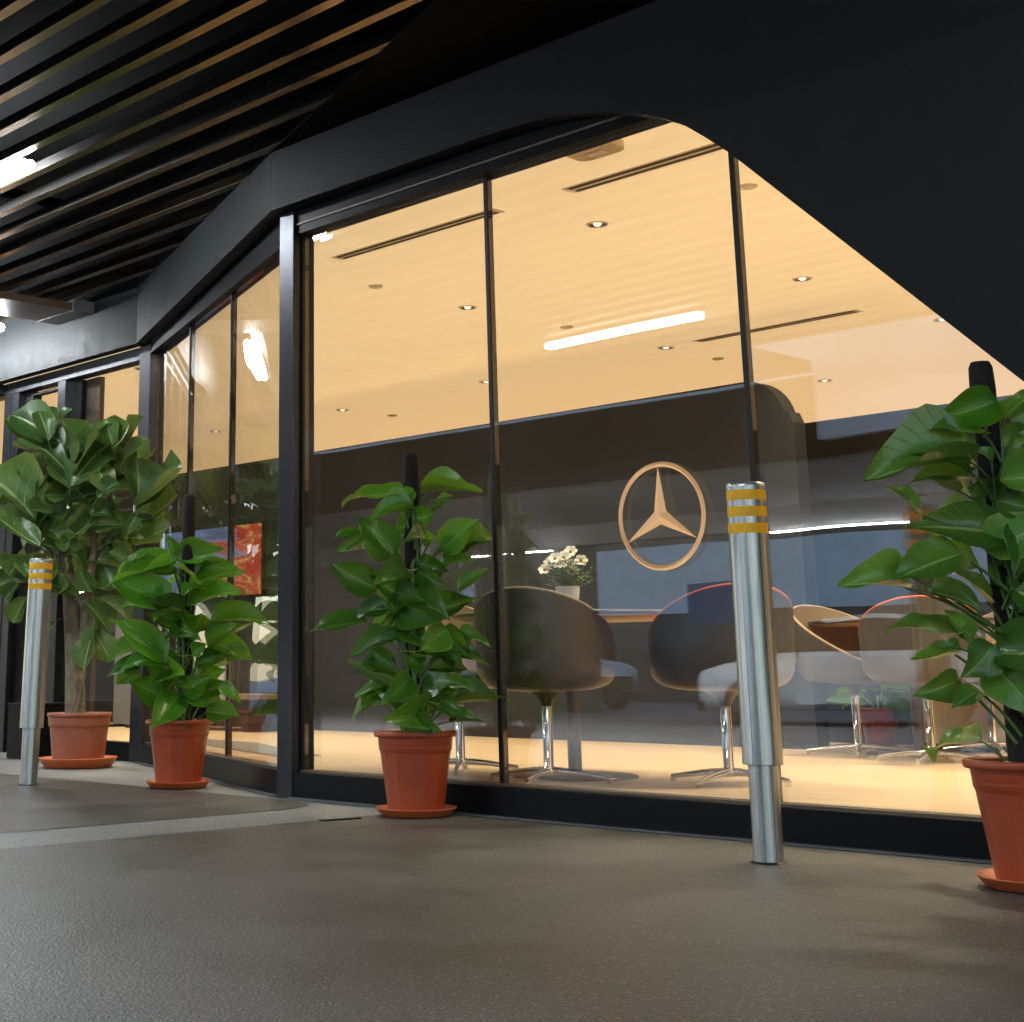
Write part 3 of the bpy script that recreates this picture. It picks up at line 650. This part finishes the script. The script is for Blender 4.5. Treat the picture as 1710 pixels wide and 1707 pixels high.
# ------------------------------------------------------------------ plants
RC = Vector((math.cos(YAW), math.sin(YAW), 0)); TC = Vector((math.sin(YAW), -math.cos(YAW), 0)); UZ = Vector((0, 0, 1))  # right, toward viewer, up at the plants
def prof_at(tab, v):
    for (a, x), (b_, y) in zip(tab, tab[1:]):
        if v <= b_: return x+(y-x)*((v-a)/(b_-a))
    return tab[-1][1]
HEART = [(0, .0), (.05, .55), (.14, .86), (.28, 1.0), (.45, .93), (.62, .72), (.78, .43), (.9, .17), (1, .0)]
OBOV = [(0, .10), (.06, .42), (.2, .62), (.4, .78), (.6, .97), (.75, 1.0), (.88, .88), (.96, .58), (1, .2)]
def leaf_mesh(tab, bend, cup, wave, ph, mt, twist=0, nrow=9):
    cols = (-1, -.55, 0, .55, 1); vs = []; uvs = []
    y = z = 0.; dv = 1/nrow
    for i in range(nrow+1):
        v = i/nrow; wd = prof_at(tab, v)*.5
        if i:
            a = -bend*(v-.15); y += math.cos(a)*dv; z += math.sin(a)*dv
        for x in cols:
            zz = z+cup*wd*abs(x)**1.4+wave*abs(x)**2*math.sin(v*9+ph+(1.7 if x > 0 else 0))*(.4+v*.6)
            back = -.07*abs(x)*(1-v)**3 if tab is HEART else 0
            tw = twist*v
            vs.append((x*wd*math.cos(tw), y+back, zz+x*wd*math.sin(tw))); uvs.append(((x+1)/2*1.0, v))
    fs = []
    for i in range(nrow):
        for j in range(4): fs.append((i*5+j, i*5+j+1, (i+1)*5+j+1, (i+1)*5+j))
    mb = MB().add(vs, fs, 0, True); me = mb.mesh('leaf', mt)
    ul = me.uv_layers.new(name='UVMap')
    for lp in me.loops: ul.data[lp.index].uv = uvs[lp.vertex_index]
    return me
def variants(tab, mt):
    o_ = []
    for k, (bd, cp, wv, tw) in enumerate(((.2, .30, .05, .15), (.5, .45, .06, -.25), (1.0, .35, .07, .3), (.35, .75, .07, .4), (-.4, .5, .06, -.35), (.6, .25, .11, -.4))):
        o_.append(leaf_mesh(tab, bd, cp, wv, k*1.3, mt, tw))
    return o_
LV = dict(pothos=variants(HEART, 'pothos_leaf'), bright=variants(HEART, 'bright_leaf'), light=variants(HEART, 'light_leaf'), fig=variants(OBOV, 'fig_leaf'))
def put_leaf(plant, kind, base, tip, width, roll, depth_t, rng, var=None):
    """leaf from base to tip (plant space); roll 0 faces the viewer, 1 lies edge-on with its upper side up"""
    d = tip-base; L = d.length; Y = d.normalized()
    side = UZ-Y*UZ.dot(Y)
    if side.length < .2: side = RC-Y*RC.dot(Y)
    side.normalize(); f = TC-Y*TC.dot(Y); f = (f-side*f.dot(side)).normalized()
    n_ = (f*math.cos(roll)+side*math.sin(roll)).normalized(); X = Y.cross(n_).normalized(); n_ = X.cross(Y)
    o_ = link('leaf', LV[kind][var if var is not None else rng.randrange(6)], plant)
    o_.matrix_basis = Matrix(((X.x*width, Y.x*L, n_.x*L, base.x), (X.y*width, Y.y*L, n_.y*L, base.y), (X.z*width, Y.z*L, n_.z*L, base.z), (0, 0, 0, 1)))
    return o_
def petiole(plant, a, b_, r0, r1, sag, mt='petiole_green'):
    m_ = a.lerp(b_, .5)+UZ*sag
    pts = []
    for k in range(6):
        t = k/5; pts.append(a*(1-t)**2+m_*2*t*(1-t)+b_*t*t)
    MB().tube(pts, [r0+(r1-r0)*k/5 for k in range(6)], 5, cap=False).build('petiole', mt, plant)
def fluted(rb, rt_, z0, z1, n):               # faceted tapering pot wall
    vs = []; fs = []
    for k in range(n*2):
        a = PI*k/n; q = 1 if k % 2 == 0 else .985
        for r_, z in ((rb*q, z0), (rt_*q, z1)): vs.append((r_*math.cos(a), r_*math.sin(a), z))
    for k in range(n*2):
        j = (k+1) % (n*2); fs.append((k*2, j*2, j*2+1, k*2+1))
    return vs, fs
def make_pot(plant, rr, h, z0, mt, plain=False):
    rb = rr*.66 if not plain else rr*.78
    p = MB()
    if plain:
        p.lathe([(0, z0), (rb*.985, z0), (rb, z0+.003), (rb*1.002, z0+.008), (rr*.898, z0+h*.71), (rr*.90, z0+h*.73), (rr*.95, z0+h*.76), (rr*.952, z0+h*.78), (rr*.965, z0+h*.92)], 48)
    else:
        vs, fs = fluted(rb, rr*.845, z0, z0+h*.74, 14); p.add(vs, fs)
        p.lathe([(0, z0+.001), (rb*.98, z0)], 28)
        p.lathe([(rr*.835, z0+h*.735), (rr*.875, z0+h*.775), (rr*.90, z0+h*.93)], 48)
    p.build('pot', mt, plant)
    MB().lathe([(rr*.895 if not plain else rr*.96, z0+h*.925), (rr*.985, z0+h*.93), (rr, z0+h*.95), (rr, z0+h*.985), (rr*.985, z0+h), (rr*.93, z0+h), (rr*.90, z0+h*.975), (rr*.88, z0+h*.8)], 48).build('rim', mt, plant)
    MB().lathe([(rr*.885, z0+h*.86), (rr*.4, z0+h*.89), (0, z0+h*.9)], 24).build('soil', 'soil', plant)
def saucer(x, y, r_, label, h=.036):
    o_ = MB().lathe([(0, .002), (r_*.80, .002), (r_*.86, .006), (r_*.985, h*.86), (r_, h*.9), (r_, h), (r_*.975, h), (r_*.84, .011), (0, .010)], 48).build('saucer', 'saucer_orange', None, (x, y, 0))
    tag(o_, label, 'saucer', 'plant saucers on the pavement')
def pole_plant(name, x, y, px0, py0, ppm, top_z, pole_dx, rr, h, label, leaves, kind, seed, extra, lit_top=None, pole_r=.036, stems=3, fill=19):
    rng = random.Random(seed)
    pl = empty('potted_plant', (x, y, 0), label, 'potted plant', 'leafy plants on moss poles')
    z0 = .012; make_pot(pl, rr, h, z0, 'terracotta_plastic')
    zs = z0+h*.88
    c0 = RC*pole_dx
    prof_ = [(pole_r*(1+.05*math.sin(k*2.1)), zs+(top_z-zs)*k/14) for k in range(14)]+[(pole_r*.96, top_z-.02), (pole_r*.75, top_z-.004), (0, top_z)]
    mp_ = MB().lathe(prof_, 18); mp_.build('moss_pole', 'moss_pole', pl, c0)
    # leaf stalk bundle climbing the pole
    for k in range(stems):
        a = rng.uniform(-1.2, 1.2)+(-PI/2+YAW); d_ = Vector((math.cos(a), math.sin(a), 0))
        hh = rng.uniform(.35, .8)*(top_z-zs); off = c0+d_*(pole_r+.008)
        MB().tube([c0*.5+d_*.05+UZ*zs*.95, off+UZ*(zs+hh*.3), off+d_*.006+UZ*(zs+hh*.65), off+UZ*(zs+hh)], [.010, .009, .008, .005], 6).build('stem', 'petiole_green', pl)
    for zt_ in (zs+.03, zs+.30*(top_z-zs), zs+.58*(top_z-zs)):
        rr_ = pole_r+.02; MB().tube([c0+Vector((rr_*math.cos(q*PI/10), rr_*math.sin(q*PI/10), zt_+.004*math.sin(q))) for q in range(21)], .0022, 5, cap=False).build('tie', 'tie_wire', pl)
    ln = (px0-592)/10700
    def P(px, py, d=0): return RC*((px-px0+(py0-py)*ln)/ppm)+UZ*((py0-py)/ppm)+TC*d
    for lf in leaves:
        bx, by, tx, ty, wpx = lf[:5]
        Lp = math.hypot(tx-bx, ty-by)/ppm
        db = lf[5] if len(lf) > 5 else rng.uniform(.0, .10)
        tilt = rng.uniform(-.35, .25)*Lp
        base = P(bx, by, db); tip = P(tx, ty, db+tilt*.8+.04)
        Lr = (tip-base).length
        wreal = max(wpx/ppm, Lr*.50); wreal = min(wreal, Lr*.85) if wpx/ppm < Lr*.85 else wpx/ppm
        roll = math.acos(max(.15, min(1, wpx/ppm/wreal)))
        if by < 1000: roll = roll*.9
        kd = kind if lit_top is None or by > lit_top else 'bright'  # upper leaves take a brighter green standing in for light from above
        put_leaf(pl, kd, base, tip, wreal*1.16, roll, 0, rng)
        low = c0+TC*(pole_r+.01)+UZ*max(zs+.02, base.z-rng.uniform(.07, .2))+RC*rng.uniform(-.03, .03)
        petiole(pl, low, base+(tip-base)*.02, .0055, .0035, .03)
    for k in range(fill):                         # inner and front leaves filling the crown
        q = (k+rng.random())/fill; z = zs+.05+q*(top_z-zs-.42); a = rng.uniform(-1.5, 1.5)+YAW-PI/2
        d_ = Vector((math.cos(a), math.sin(a), 0)); L = rng.uniform(.15, .25)*(1.1-.25*q)
        base = c0+d_*rng.uniform(.06, .13)+UZ*z+RC*rng.uniform(-.05, .05); tip = base+(d_*.55+RC*rng.choice((-1, 1))*rng.uniform(.3, 1)+UZ*rng.uniform(-.6, .45)).normalized()*L
        put_leaf(pl, kind, base, tip, L*rng.uniform(.55, .72), rng.uniform(.1, 1.0), 0, rng)
        petiole(pl, c0+d_*(pole_r+.004)+UZ*max(zs, z-.12), base, .005, .0035, .02)
    for k in range(extra):                      # leaves round the back and sides
        a = rng.uniform(PI*.95, PI*2.05)+YAW-PI/2+PI/2
        a = rng.uniform(0, PI)+YAW
        z = rng.uniform(zs+.08, top_z-.25); d_ = Vector((math.cos(a), math.sin(a), 0)); L = rng.uniform(.16, .27)
        base = c0+d_*rng.uniform(.05, .16)+UZ*z; tip = base+(d_+UZ*rng.uniform(-.7, .3)).normalized()*L
        put_leaf(pl, kind, base, tip, L*.58, rng.uniform(.2, 1.2), 0, rng)
        petiole(pl, c0-TC*0+d_*.03+UZ*max(zs, z-.18), base, .006, .0035, .03)
    return pl
def Z(ox, oy, s_, rows): return [(ox+a*s_, oy+b_*s_, ox+c*s_, oy+d*s_, w_*s_, *r_) for a, b_, c, d, w_, *r_ in rows]
L3 = Z(480, 700, .3046, [
 (645, 455, 290, 430, 110), (690, 430, 590, 555, 80), (765, 440, 1080, 412, 75), (915, 465, 800, 575, 60), (690, 540, 445, 580, 55), (715, 590, 592, 660, 150), (718, 592, 830, 560, 110),
 (578, 795, 385, 570, 195), (400, 670, 240, 690, 45), (860, 762, 1040, 605, 155), (880, 760, 1105, 672, 95), (848, 860, 1030, 775, 85), (478, 970, 225, 828, 160), (610, 1010, 450, 895, 105),
 (632, 920, 598, 745, 70, .0), (768, 950, 880, 860, 80, -.02), (955, 992, 1130, 898, 48), (788, 1100, 1040, 1050, 120), (545, 1090, 328, 1090, 90), (425, 1160, 123, 1185, 85), (600, 1020, 560, 1190, 65),
 (685, 1110, 600, 1028, 75), (640, 1125, 765, 1185, 90), (862, 1205, 705, 1315, 145, .16), (855, 1200, 1000, 1365, 145), (950, 1205, 1088, 1245, 65), (1005, 1250, 1130, 1268, 40), (572, 1270, 343, 1318, 75),
 (612, 1230, 458, 1240, 70), (470, 1300, 590, 1420, 95), (482, 1362, 368, 1395, 34), (610, 1535, 305, 1412, 80), (645, 1525, 352, 1452, 90), (905, 1468, 735, 1550, 100), (828, 1335, 942, 1445, 65),
 (858, 1478, 1038, 1495, 42), (895, 1600, 1238, 1555, 110), (895, 1690, 1070, 1672, 60), (690, 1700, 508, 1575, 90), (778, 1645, 882, 1595, 55), (760, 700, 830, 690, 90, .0), (640, 1200, 560, 1100, 80, .02), (730, 1400, 640, 1330, 90, .04), (770, 1560, 850, 1480, 80, .02)])
L4 = Z(1380, 600, .3864, [
 (690, 255, 440, 330, 165), (640, 400, 378, 372, 62), (738, 335, 852, 178, 62), (850, 430, 674, 400, 145), (655, 528, 568, 446, 55), (560, 520, 78, 555, 95), (560, 560, 275, 450, 110), (600, 600, 300, 568, 90),
 (535, 642, 362, 615, 42), (690, 690, 535, 635, 150), (682, 680, 795, 545, 85), (690, 690, 858, 740, 115), (352, 740, 203, 610, 95), (700, 830, 305, 775, 190), (515, 925, 195, 1020, 120), (305, 1060, 5, 1020, 100),
 (295, 985, 178, 968, 50), (690, 1120, 528, 955, 95), (700, 960, 845, 1085, 110), (430, 1075, 640, 1135, 75), (545, 1250, 222, 1178, 115), (600, 1262, 445, 1150, 95), (602, 1205, 556, 1278, 62), (665, 1310, 552, 1440, 155),
 (525, 1335, 325, 1388, 62), (520, 1312, 430, 1288, 42), (555, 1448, 365, 1512, 125), (615, 1490, 478, 1552, 55), (805, 1270, 678, 1238, 92), (858, 1180, 788, 1130, 95), (760, 885, 870, 795, 130), (810, 380, 930, 250, 120), (860, 500, 1010, 470, 130),
 (880, 640, 1050, 560, 130), (860, 760, 1030, 780, 140), (870, 900, 1060, 930, 150), (850, 1000, 1040, 1080, 120), (870, 1150, 1080, 1130, 130), (850, 1290, 1030, 1330, 120), (860, 1400, 1000, 1480, 110), (760, 1020, 800, 1180, 120, .04), (740, 1300, 830, 1420, 100, .05), (780, 830, 720, 930, 110, .02)])
L2_ = Z(0, 900, .2812, [
 (1065, 195, 640, 255, 125), (905, 118, 695, 205, 65), (1052, 420, 680, 268, 180), (1062, 132, 1038, 8, 72), (1085, 160, 1382, 130, 115), (1130, 330, 1490, 168, 135), (1200, 235, 1350, 165, 70, -.02), (1168, 432, 1475, 300, 115),
 (1305, 530, 1648, 478, 95), (1288, 685, 1535, 518, 120), (1010, 745, 735, 500, 165), (1055, 560, 872, 488, 85, -.03), (950, 520, 1045, 440, 52), (845, 690, 662, 745, 50), (905, 762, 688, 828, 80), (1025, 965, 795, 860, 165),
 (1072, 835, 940, 905, 95), (1138, 935, 1295, 838, 125), (1248, 925, 1430, 885, 95), (1345, 900, 1475, 972, 55), (1148, 950, 1315, 1018, 90), (1205, 775, 1415, 715, 105), (1188, 705, 1280, 655, 85), (1400, 690, 1512, 678, 42),
 (1178, 595, 1265, 478, 95), (905, 692, 828, 638, 55), (835, 780, 715, 890, 130, .0), (1010, 700, 1110, 800, 90, .02), (1000, 850, 900, 780, 100, .0), (1230, 850, 1370, 800, 100, .0), (980, 640, 900, 580, 90, -.02), (1200, 520, 1320, 560, 90, -.02)])
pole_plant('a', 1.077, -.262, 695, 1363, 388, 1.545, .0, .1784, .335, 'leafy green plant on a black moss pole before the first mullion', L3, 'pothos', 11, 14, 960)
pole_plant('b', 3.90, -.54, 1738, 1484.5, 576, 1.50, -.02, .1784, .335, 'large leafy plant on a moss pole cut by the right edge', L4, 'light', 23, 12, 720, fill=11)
pole_plant('c', -.97, -.05, 305, 1315, 312, 1.545, .03, .1795, .335, 'bright green plant on a moss pole left of the corner post', L2_, 'bright', 31, 12, 1000)
saucer(1.077, -.262, .1727, 'orange saucer under the plant before the first mullion')
saucer(3.90, -.54, .1727, 'orange saucer under the large plant at the right edge')
saucer(-.97, -.05, .1727, 'orange saucer under the bright plant by the corner post')

# fiddle leaf fig
FX, FY, FP = -2.876, .507, 257.
fg = empty('fig_tree', (FX, FY, 0), 'tall fiddle leaf fig in a wide terracotta pot by the entrance', 'potted tree')
make_pot(fg, .2079, .325, .012, 'terracotta_faded', True)
saucer(FX, FY, .25, 'wide orange saucer under the fig tree pot', .062)
def PF(px, py, d=0): return RC*((px-130-(1281-py)*.043)/FP)+UZ*((1281-py)/FP)+TC*d
tk = MB()
tk.tube([PF(126, 1195), PF(126, 1120), PF(124, 1060), PF(120, 1000), PF(112, 950), PF(110, 900)], [.066, .062, .060, .055, .04, .028], 14)
tk.build('trunk', 'bark', fg)
MB().tube([PF(138, 1120, .03), PF(146, 1040, .03), PF(152, 980, .02), PF(160, 920), PF(150, 850)], [.03, .036, .032, .026, .015], 10).build('trunk', 'bark', fg)
MB().tube([PF(132, 1190, .07), PF(146, 1130, .06), PF(142, 1090, .07), PF(138, 1060, .075)], [.008, .008, .006, .005], 6).build('aerial_root', 'bark', fg)
for pts, r_ in (([(110, 900), (95, 840), (75, 780), (70, 740)], .016), ([(112, 940), (120, 860), (125, 800), (128, 760)], .016), ([(160, 920), (185, 860), (200, 800), (205, 770)], .015), ([(158, 930), (210, 905), (250, 880), (255, 850)], .012),
               ([(112, 950), (70, 915), (60, 890)], .012), ([(150, 1020), (185, 1000), (215, 985)], .008), ([(150, 850), (140, 790), (150, 750)], .012)):
    MB().tube([PF(x, y, .02*i) for i, (x, y) in enumerate(pts)], [r_*(1-.18*i) for i in range(len(pts))], 7).build('branch', 'bark', fg)
LF = Z(0, 480, .2812, [
 (300, 965, 60, 835, 200), (400, 960, 125, 775, 130), (335, 945, 290, 770, 105), (335, 945, 405, 755, 95), (400, 830, 445, 742, 55), (462, 1080, 450, 832, 155), (425, 1125, 285, 955, 145), (490, 1140, 660, 850, 150), (480, 1215, 645, 950, 120),
 (720, 975, 688, 825, 125), (800, 1010, 880, 808, 115), (700, 1135, 725, 965, 185), (808, 1062, 938, 955, 85), (860, 1335, 872, 1072, 150), (960, 1180, 965, 1095, 75), (870, 1340, 1165, 1185, 90), (850, 1385, 1065, 1240, 90), (700, 1260, 640, 1125, 165),
 (242, 1425, -5, 1135, 125), (240, 1455, 50, 1240, 65), (172, 1235, 128, 1095, 105), (182, 1285, 335, 1075, 125), (232, 1445, 295, 1175, 135), (500, 1245, 335, 1125, 140), (300, 1505, 395, 1325, 95), (405, 1480, 562, 1335, 120), (440, 1300, 605, 1245, 85),
 (640, 1295, 745, 1195, 105), (272, 1575, 5, 1430, 175), (370, 1600, 455, 1550, 90), (785, 1450, 575, 1438, 115), (832, 1425, 945, 1452, 105), (850, 1550, 1035, 1495, 95), (705, 1405, 575, 1345, 90), (560, 1420, 640, 1300, 110), (650, 1560, 780, 1490, 110),
 (170, 1660, 85, 1740, 90), (430, 1680, 425, 1850, 170), (152, 1778, -5, 1795, 45), (130, 1800, 50, 1880, 90), (172, 1880, 95, 2010, 90), (352, 2020, 300, 2100, 60), (560, 1920, 690, 2060, 110), (640, 1890, 815, 1990, 90), (600, 2050, 525, 2275, 85), (590, 2080, 690, 2215, 36),
 (480, 1860, 330, 1790, 110), (500, 1720, 560, 1840, 120), (640, 1700, 720, 1830, 110), (240, 1760, 180, 1640, 110), (330, 1900, 300, 1980, 90), (700, 1620, 820, 1680, 110), (420, 1560, 330, 1470, 110), (760, 1300, 690, 1380, 100)])
rng = random.Random(3)
for (bx, by, tx, ty, wp) in LF:
    d0 = rng.uniform(.04, .28); L = math.hypot(tx-bx, ty-by)/FP
    base = PF(bx, by, d0); tip = PF(tx, ty, d0+rng.uniform(-.3, .3)*L)
    base = base-(tip-base)*.05; tip = tip+(tip-base)*.06; Lr = (tip-base).length; wr = max(wp/FP*1.1, Lr*.74); roll = math.acos(max(.2, min(1, wp/FP/wr)))*rng.choice((1, 1, .6))
    put_leaf(fg, 'fig', base, tip, wr, roll, 0, rng, rng.choice((0, 1, 3, 3, 4, 5)))
    petiole(fg, base+(base-tip).normalized()*.05-TC*.05-UZ*.02, base, .005, .004, .0, 'petiole_green')
for k in range(84):
    c = PF(rng.uniform(40, 240), rng.uniform(750, 1000), rng.uniform(-.45, .16)); a = rng.uniform(0, 2*PI)
    d_ = Vector((math.cos(a), math.sin(a), rng.uniform(-.3, .9))).normalized(); L = rng.uniform(.2, .36)
    put_leaf(fg, 'fig', c, c+d_*L, L*.68, rng.uniform(0, 1.2), 0, rng)

# small indoor plant in a red pot beside the counter
ip = empty('potted_plant', (.80, 3.95, ZI), 'small potted plant in a red pot inside behind the pale chair', 'potted plant', 'leafy plants on moss poles')
ip.pop('group', None) if 'group' in ip else None
make_pot(ip, .13, .23, .002, 'terracotta_plastic')
rng = random.Random(9)
for k in range(12):
    a = rng.uniform(0, 2*PI); d_ = Vector((math.cos(a), math.sin(a), rng.uniform(-.2, .9))).normalized(); base = d_*.12+UZ*.27; L = rng.uniform(.2, .3)
    put_leaf(ip, 'pothos', base, base+(d_-UZ*.5).normalized()*L, L*.5, rng.uniform(.2, 1.), 0, rng); petiole(ip, UZ*.2, base, .005, .003, .03)

# ------------------------------------------------------------------ across the road (seen mirrored in the glass)
cp = empty('car_park', (0, 0, 0), 'open concrete car park across the road mirrored in the glass', 'building')
MB().box(-48, 16, -17, -9.2, 3.05, 3.5).build('deck_slab', 'concrete', cp)
MB().box(-48, 16, -9.198, -9.15, 2.69, 3.55).build('edge_mask', 'black_void', cp)  # dark strip added to hide the sky-lit slab edge from reflections
for y in (-9.42, -16.8): MB().box(-48, 16, y-.2, y+.2, 2.70, 3.049).build('beam', 'concrete', cp)
for x in (-40, -30, -21, -12.6, -1.5, 9):
    for y in (-13.2, -16.8): MB().box(x-.3, x+.3, y-.3, y+.3, -.2, 2.699).build('column', 'beam_dark', cp)
MB().box(-48, 16, -24, -23.8, -.2, 1.0).build('parapet', 'beam_dark', cp)
for a_, b_ in ((-40, -17.9), (-15.4, -13.0)): MB().box(a_, b_, -17.3, -17.05, -.2, 3.0).build('core_wall', 'beam_dark', cp)
MB().box(-14.6, -12.9, -22.9, -22.8, 1.45, 2.3).build('hoarding', 'blue_hoarding', cp)
for x0, x1, y, z, lb_, r_ in ((-24, -22.2, -15.5, 2.62, 'furthest left', .010), (-21, -20, -15.5, 2.62, 'second from left', .010), (-14.6, -12.6, -16.2, 2.62, 'beside the dark core wall', .010),
                       (-8.2, -2.6, -16.5, 2.66, 'behind the nearer car', .011), (-1.6, 4, -16.5, 2.66, 'right of the nearer car', .011), (-40, -28, -16.0, 2.66, 'at the far left', .011), (-14, -9.5, -10.3, 2.98, 'added behind the front beam at left', .03), (-9, -4.5, -10.3, 2.98, 'added behind front beam over one car', .03), (-4, .5, -10.3, 2.98, 'added behind the front beam at right', .03),
                       (-13, -8.5, -10.95, 2.98, 'added in the second row at left', .03), (-8, -3.5, -10.95, 2.98, 'added in second row over the nearer car', .03)):  # front-beam and second-row tubes are added to light the cars
    tube_light(x0, x1, y, z, 'white tube light under the car park slab, '+lb_, r_)
MB().box(-2.6, 6, -9.14, -9.0, 2.85, 4.3).build('edge_panel', 'pale_concrete', cp)
fb = empty('far_building', (0, -46, 0), 'pale banded building far across the street mirrored in the glass', 'building')
MB().box(-80, 30, -6, 0, -.2, 2.599).build('wall', 'beam_dark', fb)
for z in (2.6, 6.6, 10.6, 14.6, 18.6, 22.6): MB().box(-80, 30, -6, .1, z, z+2.6).build('wall', 'pale_concrete', fb); MB().box(-80, 30, -6, -.3, z+2.6, z+3.99).build('window_band', 'car_glass', fb)  # upper storeys added to block the low sun

def car_meshes():
    # stations along X (front = +X): x, half width low/belt, z bottom, z belt, half width roof, z roof
    st_ = [(1.98, .55, .30, .62, 0, 0), (1.90, .74, .22, .74, 0, 0), (1.6, .84, .2, .84, 0, 0), (1.1, .87, .2, .92, 0, 0), (.85, .88, .2, .95, .70, .955), (.25, .88, .2, .96, .60, 1.40), (-.4, .88, .2, .97, .60, 1.47), (-1.2, .88, .2, .98, .58, 1.43),
           (-1.75, .86, .22, .98, .52, 1.2), (-1.95, .80, .28, .93, .50, .94), (-2.0, .62, .4, .8, 0, 0)]
    body = MB(); glass = MB()
    rings = []
    for x, hw, zb_, zt_, rw, rz_ in st_:
        rings.append([(x, -hw*.9, zb_), (x, -hw, zb_+.22), (x, -hw, zt_-.18), (x, -hw*.93, zt_), (x, hw*.93, zt_), (x, hw, zt_-.18), (x, hw, zb_+.22), (x, hw*.9, zb_)])
    vs = [p for r_ in rings for p in r_]; fs = []
    for i in range(len(rings)-1):
        for j in range(8): fs.append((i*8+j, i*8+(j+1) % 8, (i+1)*8+(j+1) % 8, (i+1)*8+j))
    fs.append(tuple(range(8))); fs.append(tuple(range(8*(len(rings)-1)+7, 8*(len(rings)-1)-1, -1)))
    body.add(vs, fs, 0, True)
    cab = [s_ for s_ in st_ if s_[4]]; top = []
    vs = []; 
    for x, hw, zb_, zt_, rw, rz_ in cab: vs += [(x, -hw*.9, zt_-.02), (x, -rw, rz_-.06), (x, -rw*.82, rz_), (x, rw*.82, rz_), (x, rw, rz_-.06), (x, hw*.9, zt_-.02)]
    for i in range(len(cab)-1):
        for j in (0, 4): glass.add([vs[i*6+j], vs[i*6+j+1], vs[(i+1)*6+j+1], vs[(i+1)*6+j]], [(0, 1, 2, 3)])
        if i in (0, len(cab)-2, len(cab)-3 if False else -9):
            glass.add([vs[i*6+k] for k in (1, 2, 3, 4)]+[vs[(i+1)*6+k] for k in (1, 2, 3, 4)], [(0, 1, 5, 4), (1, 2, 6, 5), (2, 3, 7, 6)])
        else:
            body.add([vs[i*6+k] for k in (1, 2, 3, 4)]+[vs[(i+1)*6+k] for k in (1, 2, 3, 4)], [(0, 1, 5, 4), (1, 2, 6, 5), (2, 3, 7, 6)], 0, True)
    me = dict(body=body.mesh('body', 'car_paint'), window=glass.mesh('window', 'car_glass'))
    wh = MB(); prof_ = [(.20, -.10), (.30, -.10), (.325, -.07), (.325, .07), (.30, .10), (.20, .10)]
    wh.add([], []); 
    t_ = MB().lathe(prof_, 28); t_.v = [(x, z, y) for x, y, z in t_.v]; me['tyre'] = t_.mesh('tyre', 'tyre')
    r_ = MB()
    for k in range(10):
        a = k*PI/5; r_.add([(.03*math.cos(a+1.2), -.09, .03*math.sin(a+1.2)), (.21*math.cos(a-.09), -.085, .21*math.sin(a-.09)), (.21*math.cos(a+.09), -.085, .21*math.sin(a+.09)), (.03*math.cos(a-1.2), -.09, .03*math.sin(a-1.2))], [(0, 1, 2, 3)])
    q = MB().lathe([(.195, -.095), (.215, -.10), (.215, .10)], 28); r_.add([(x, z, y) for x, y, z in q.v], q.f, 0, True); me['rim'] = r_.mesh('rim', 'rim_metal')
    me['grille'] = MB().slab(rounded([(-.02, -.5), (.03, -.5), (.03, .5), (-.02, .5)], {}), .36, .56).mesh('grille', 'car_black')
    hl = MB().lathe([(0, .03), (.09, .02), (.12, -.01)], 20); hl.v = [(z, y, x*1) for x, y, z in hl.v]; me['headlight'] = hl.mesh('headlight', 'lamp_glass')
    me['bumper'] = MB().box(-.05, .03, -.70, .70, .2, .33).mesh('bumper', 'car_black')
    me['door'] = MB().box(-.5, .62, -.004, .004, .28, .90).mesh('door', 'car_paint')
    return me
CM = car_meshes()
def car(x, y, rz, label):
    c = empty('parked_car', (x, y, -.2), label, 'car', 'white cars across the road', rz)
    link('body', CM['body'], c); link('window', CM['window'], c)
    for wx in (1.27, -1.27):
        for sg in (-1, 1):
            o_ = link('wheel', CM['tyre'], c, (wx, sg*.80, .326))
            if sg > 0: o_.rotation_euler.z = PI
            link('rim', CM['rim'], o_)
    link('grille', CM['grille'], c, (1.955, 0, .05)); link('bumper', CM['bumper'], c, (1.96, 0, 0))
    for sg in (-1, 1): link('headlight', CM['headlight'], c, (1.80, sg*.66, .68)); link('door', CM['door'], c, (0, sg*.883, 0))
    return c
car(-5.9, -14.6, R(150), 'white hatchback parked across the road facing the glass')
car(-14.8, -18.2, R(5), 'white car parked further left across the road')
car(1.5, -16.0, R(170), 'white car parked further right across the road')
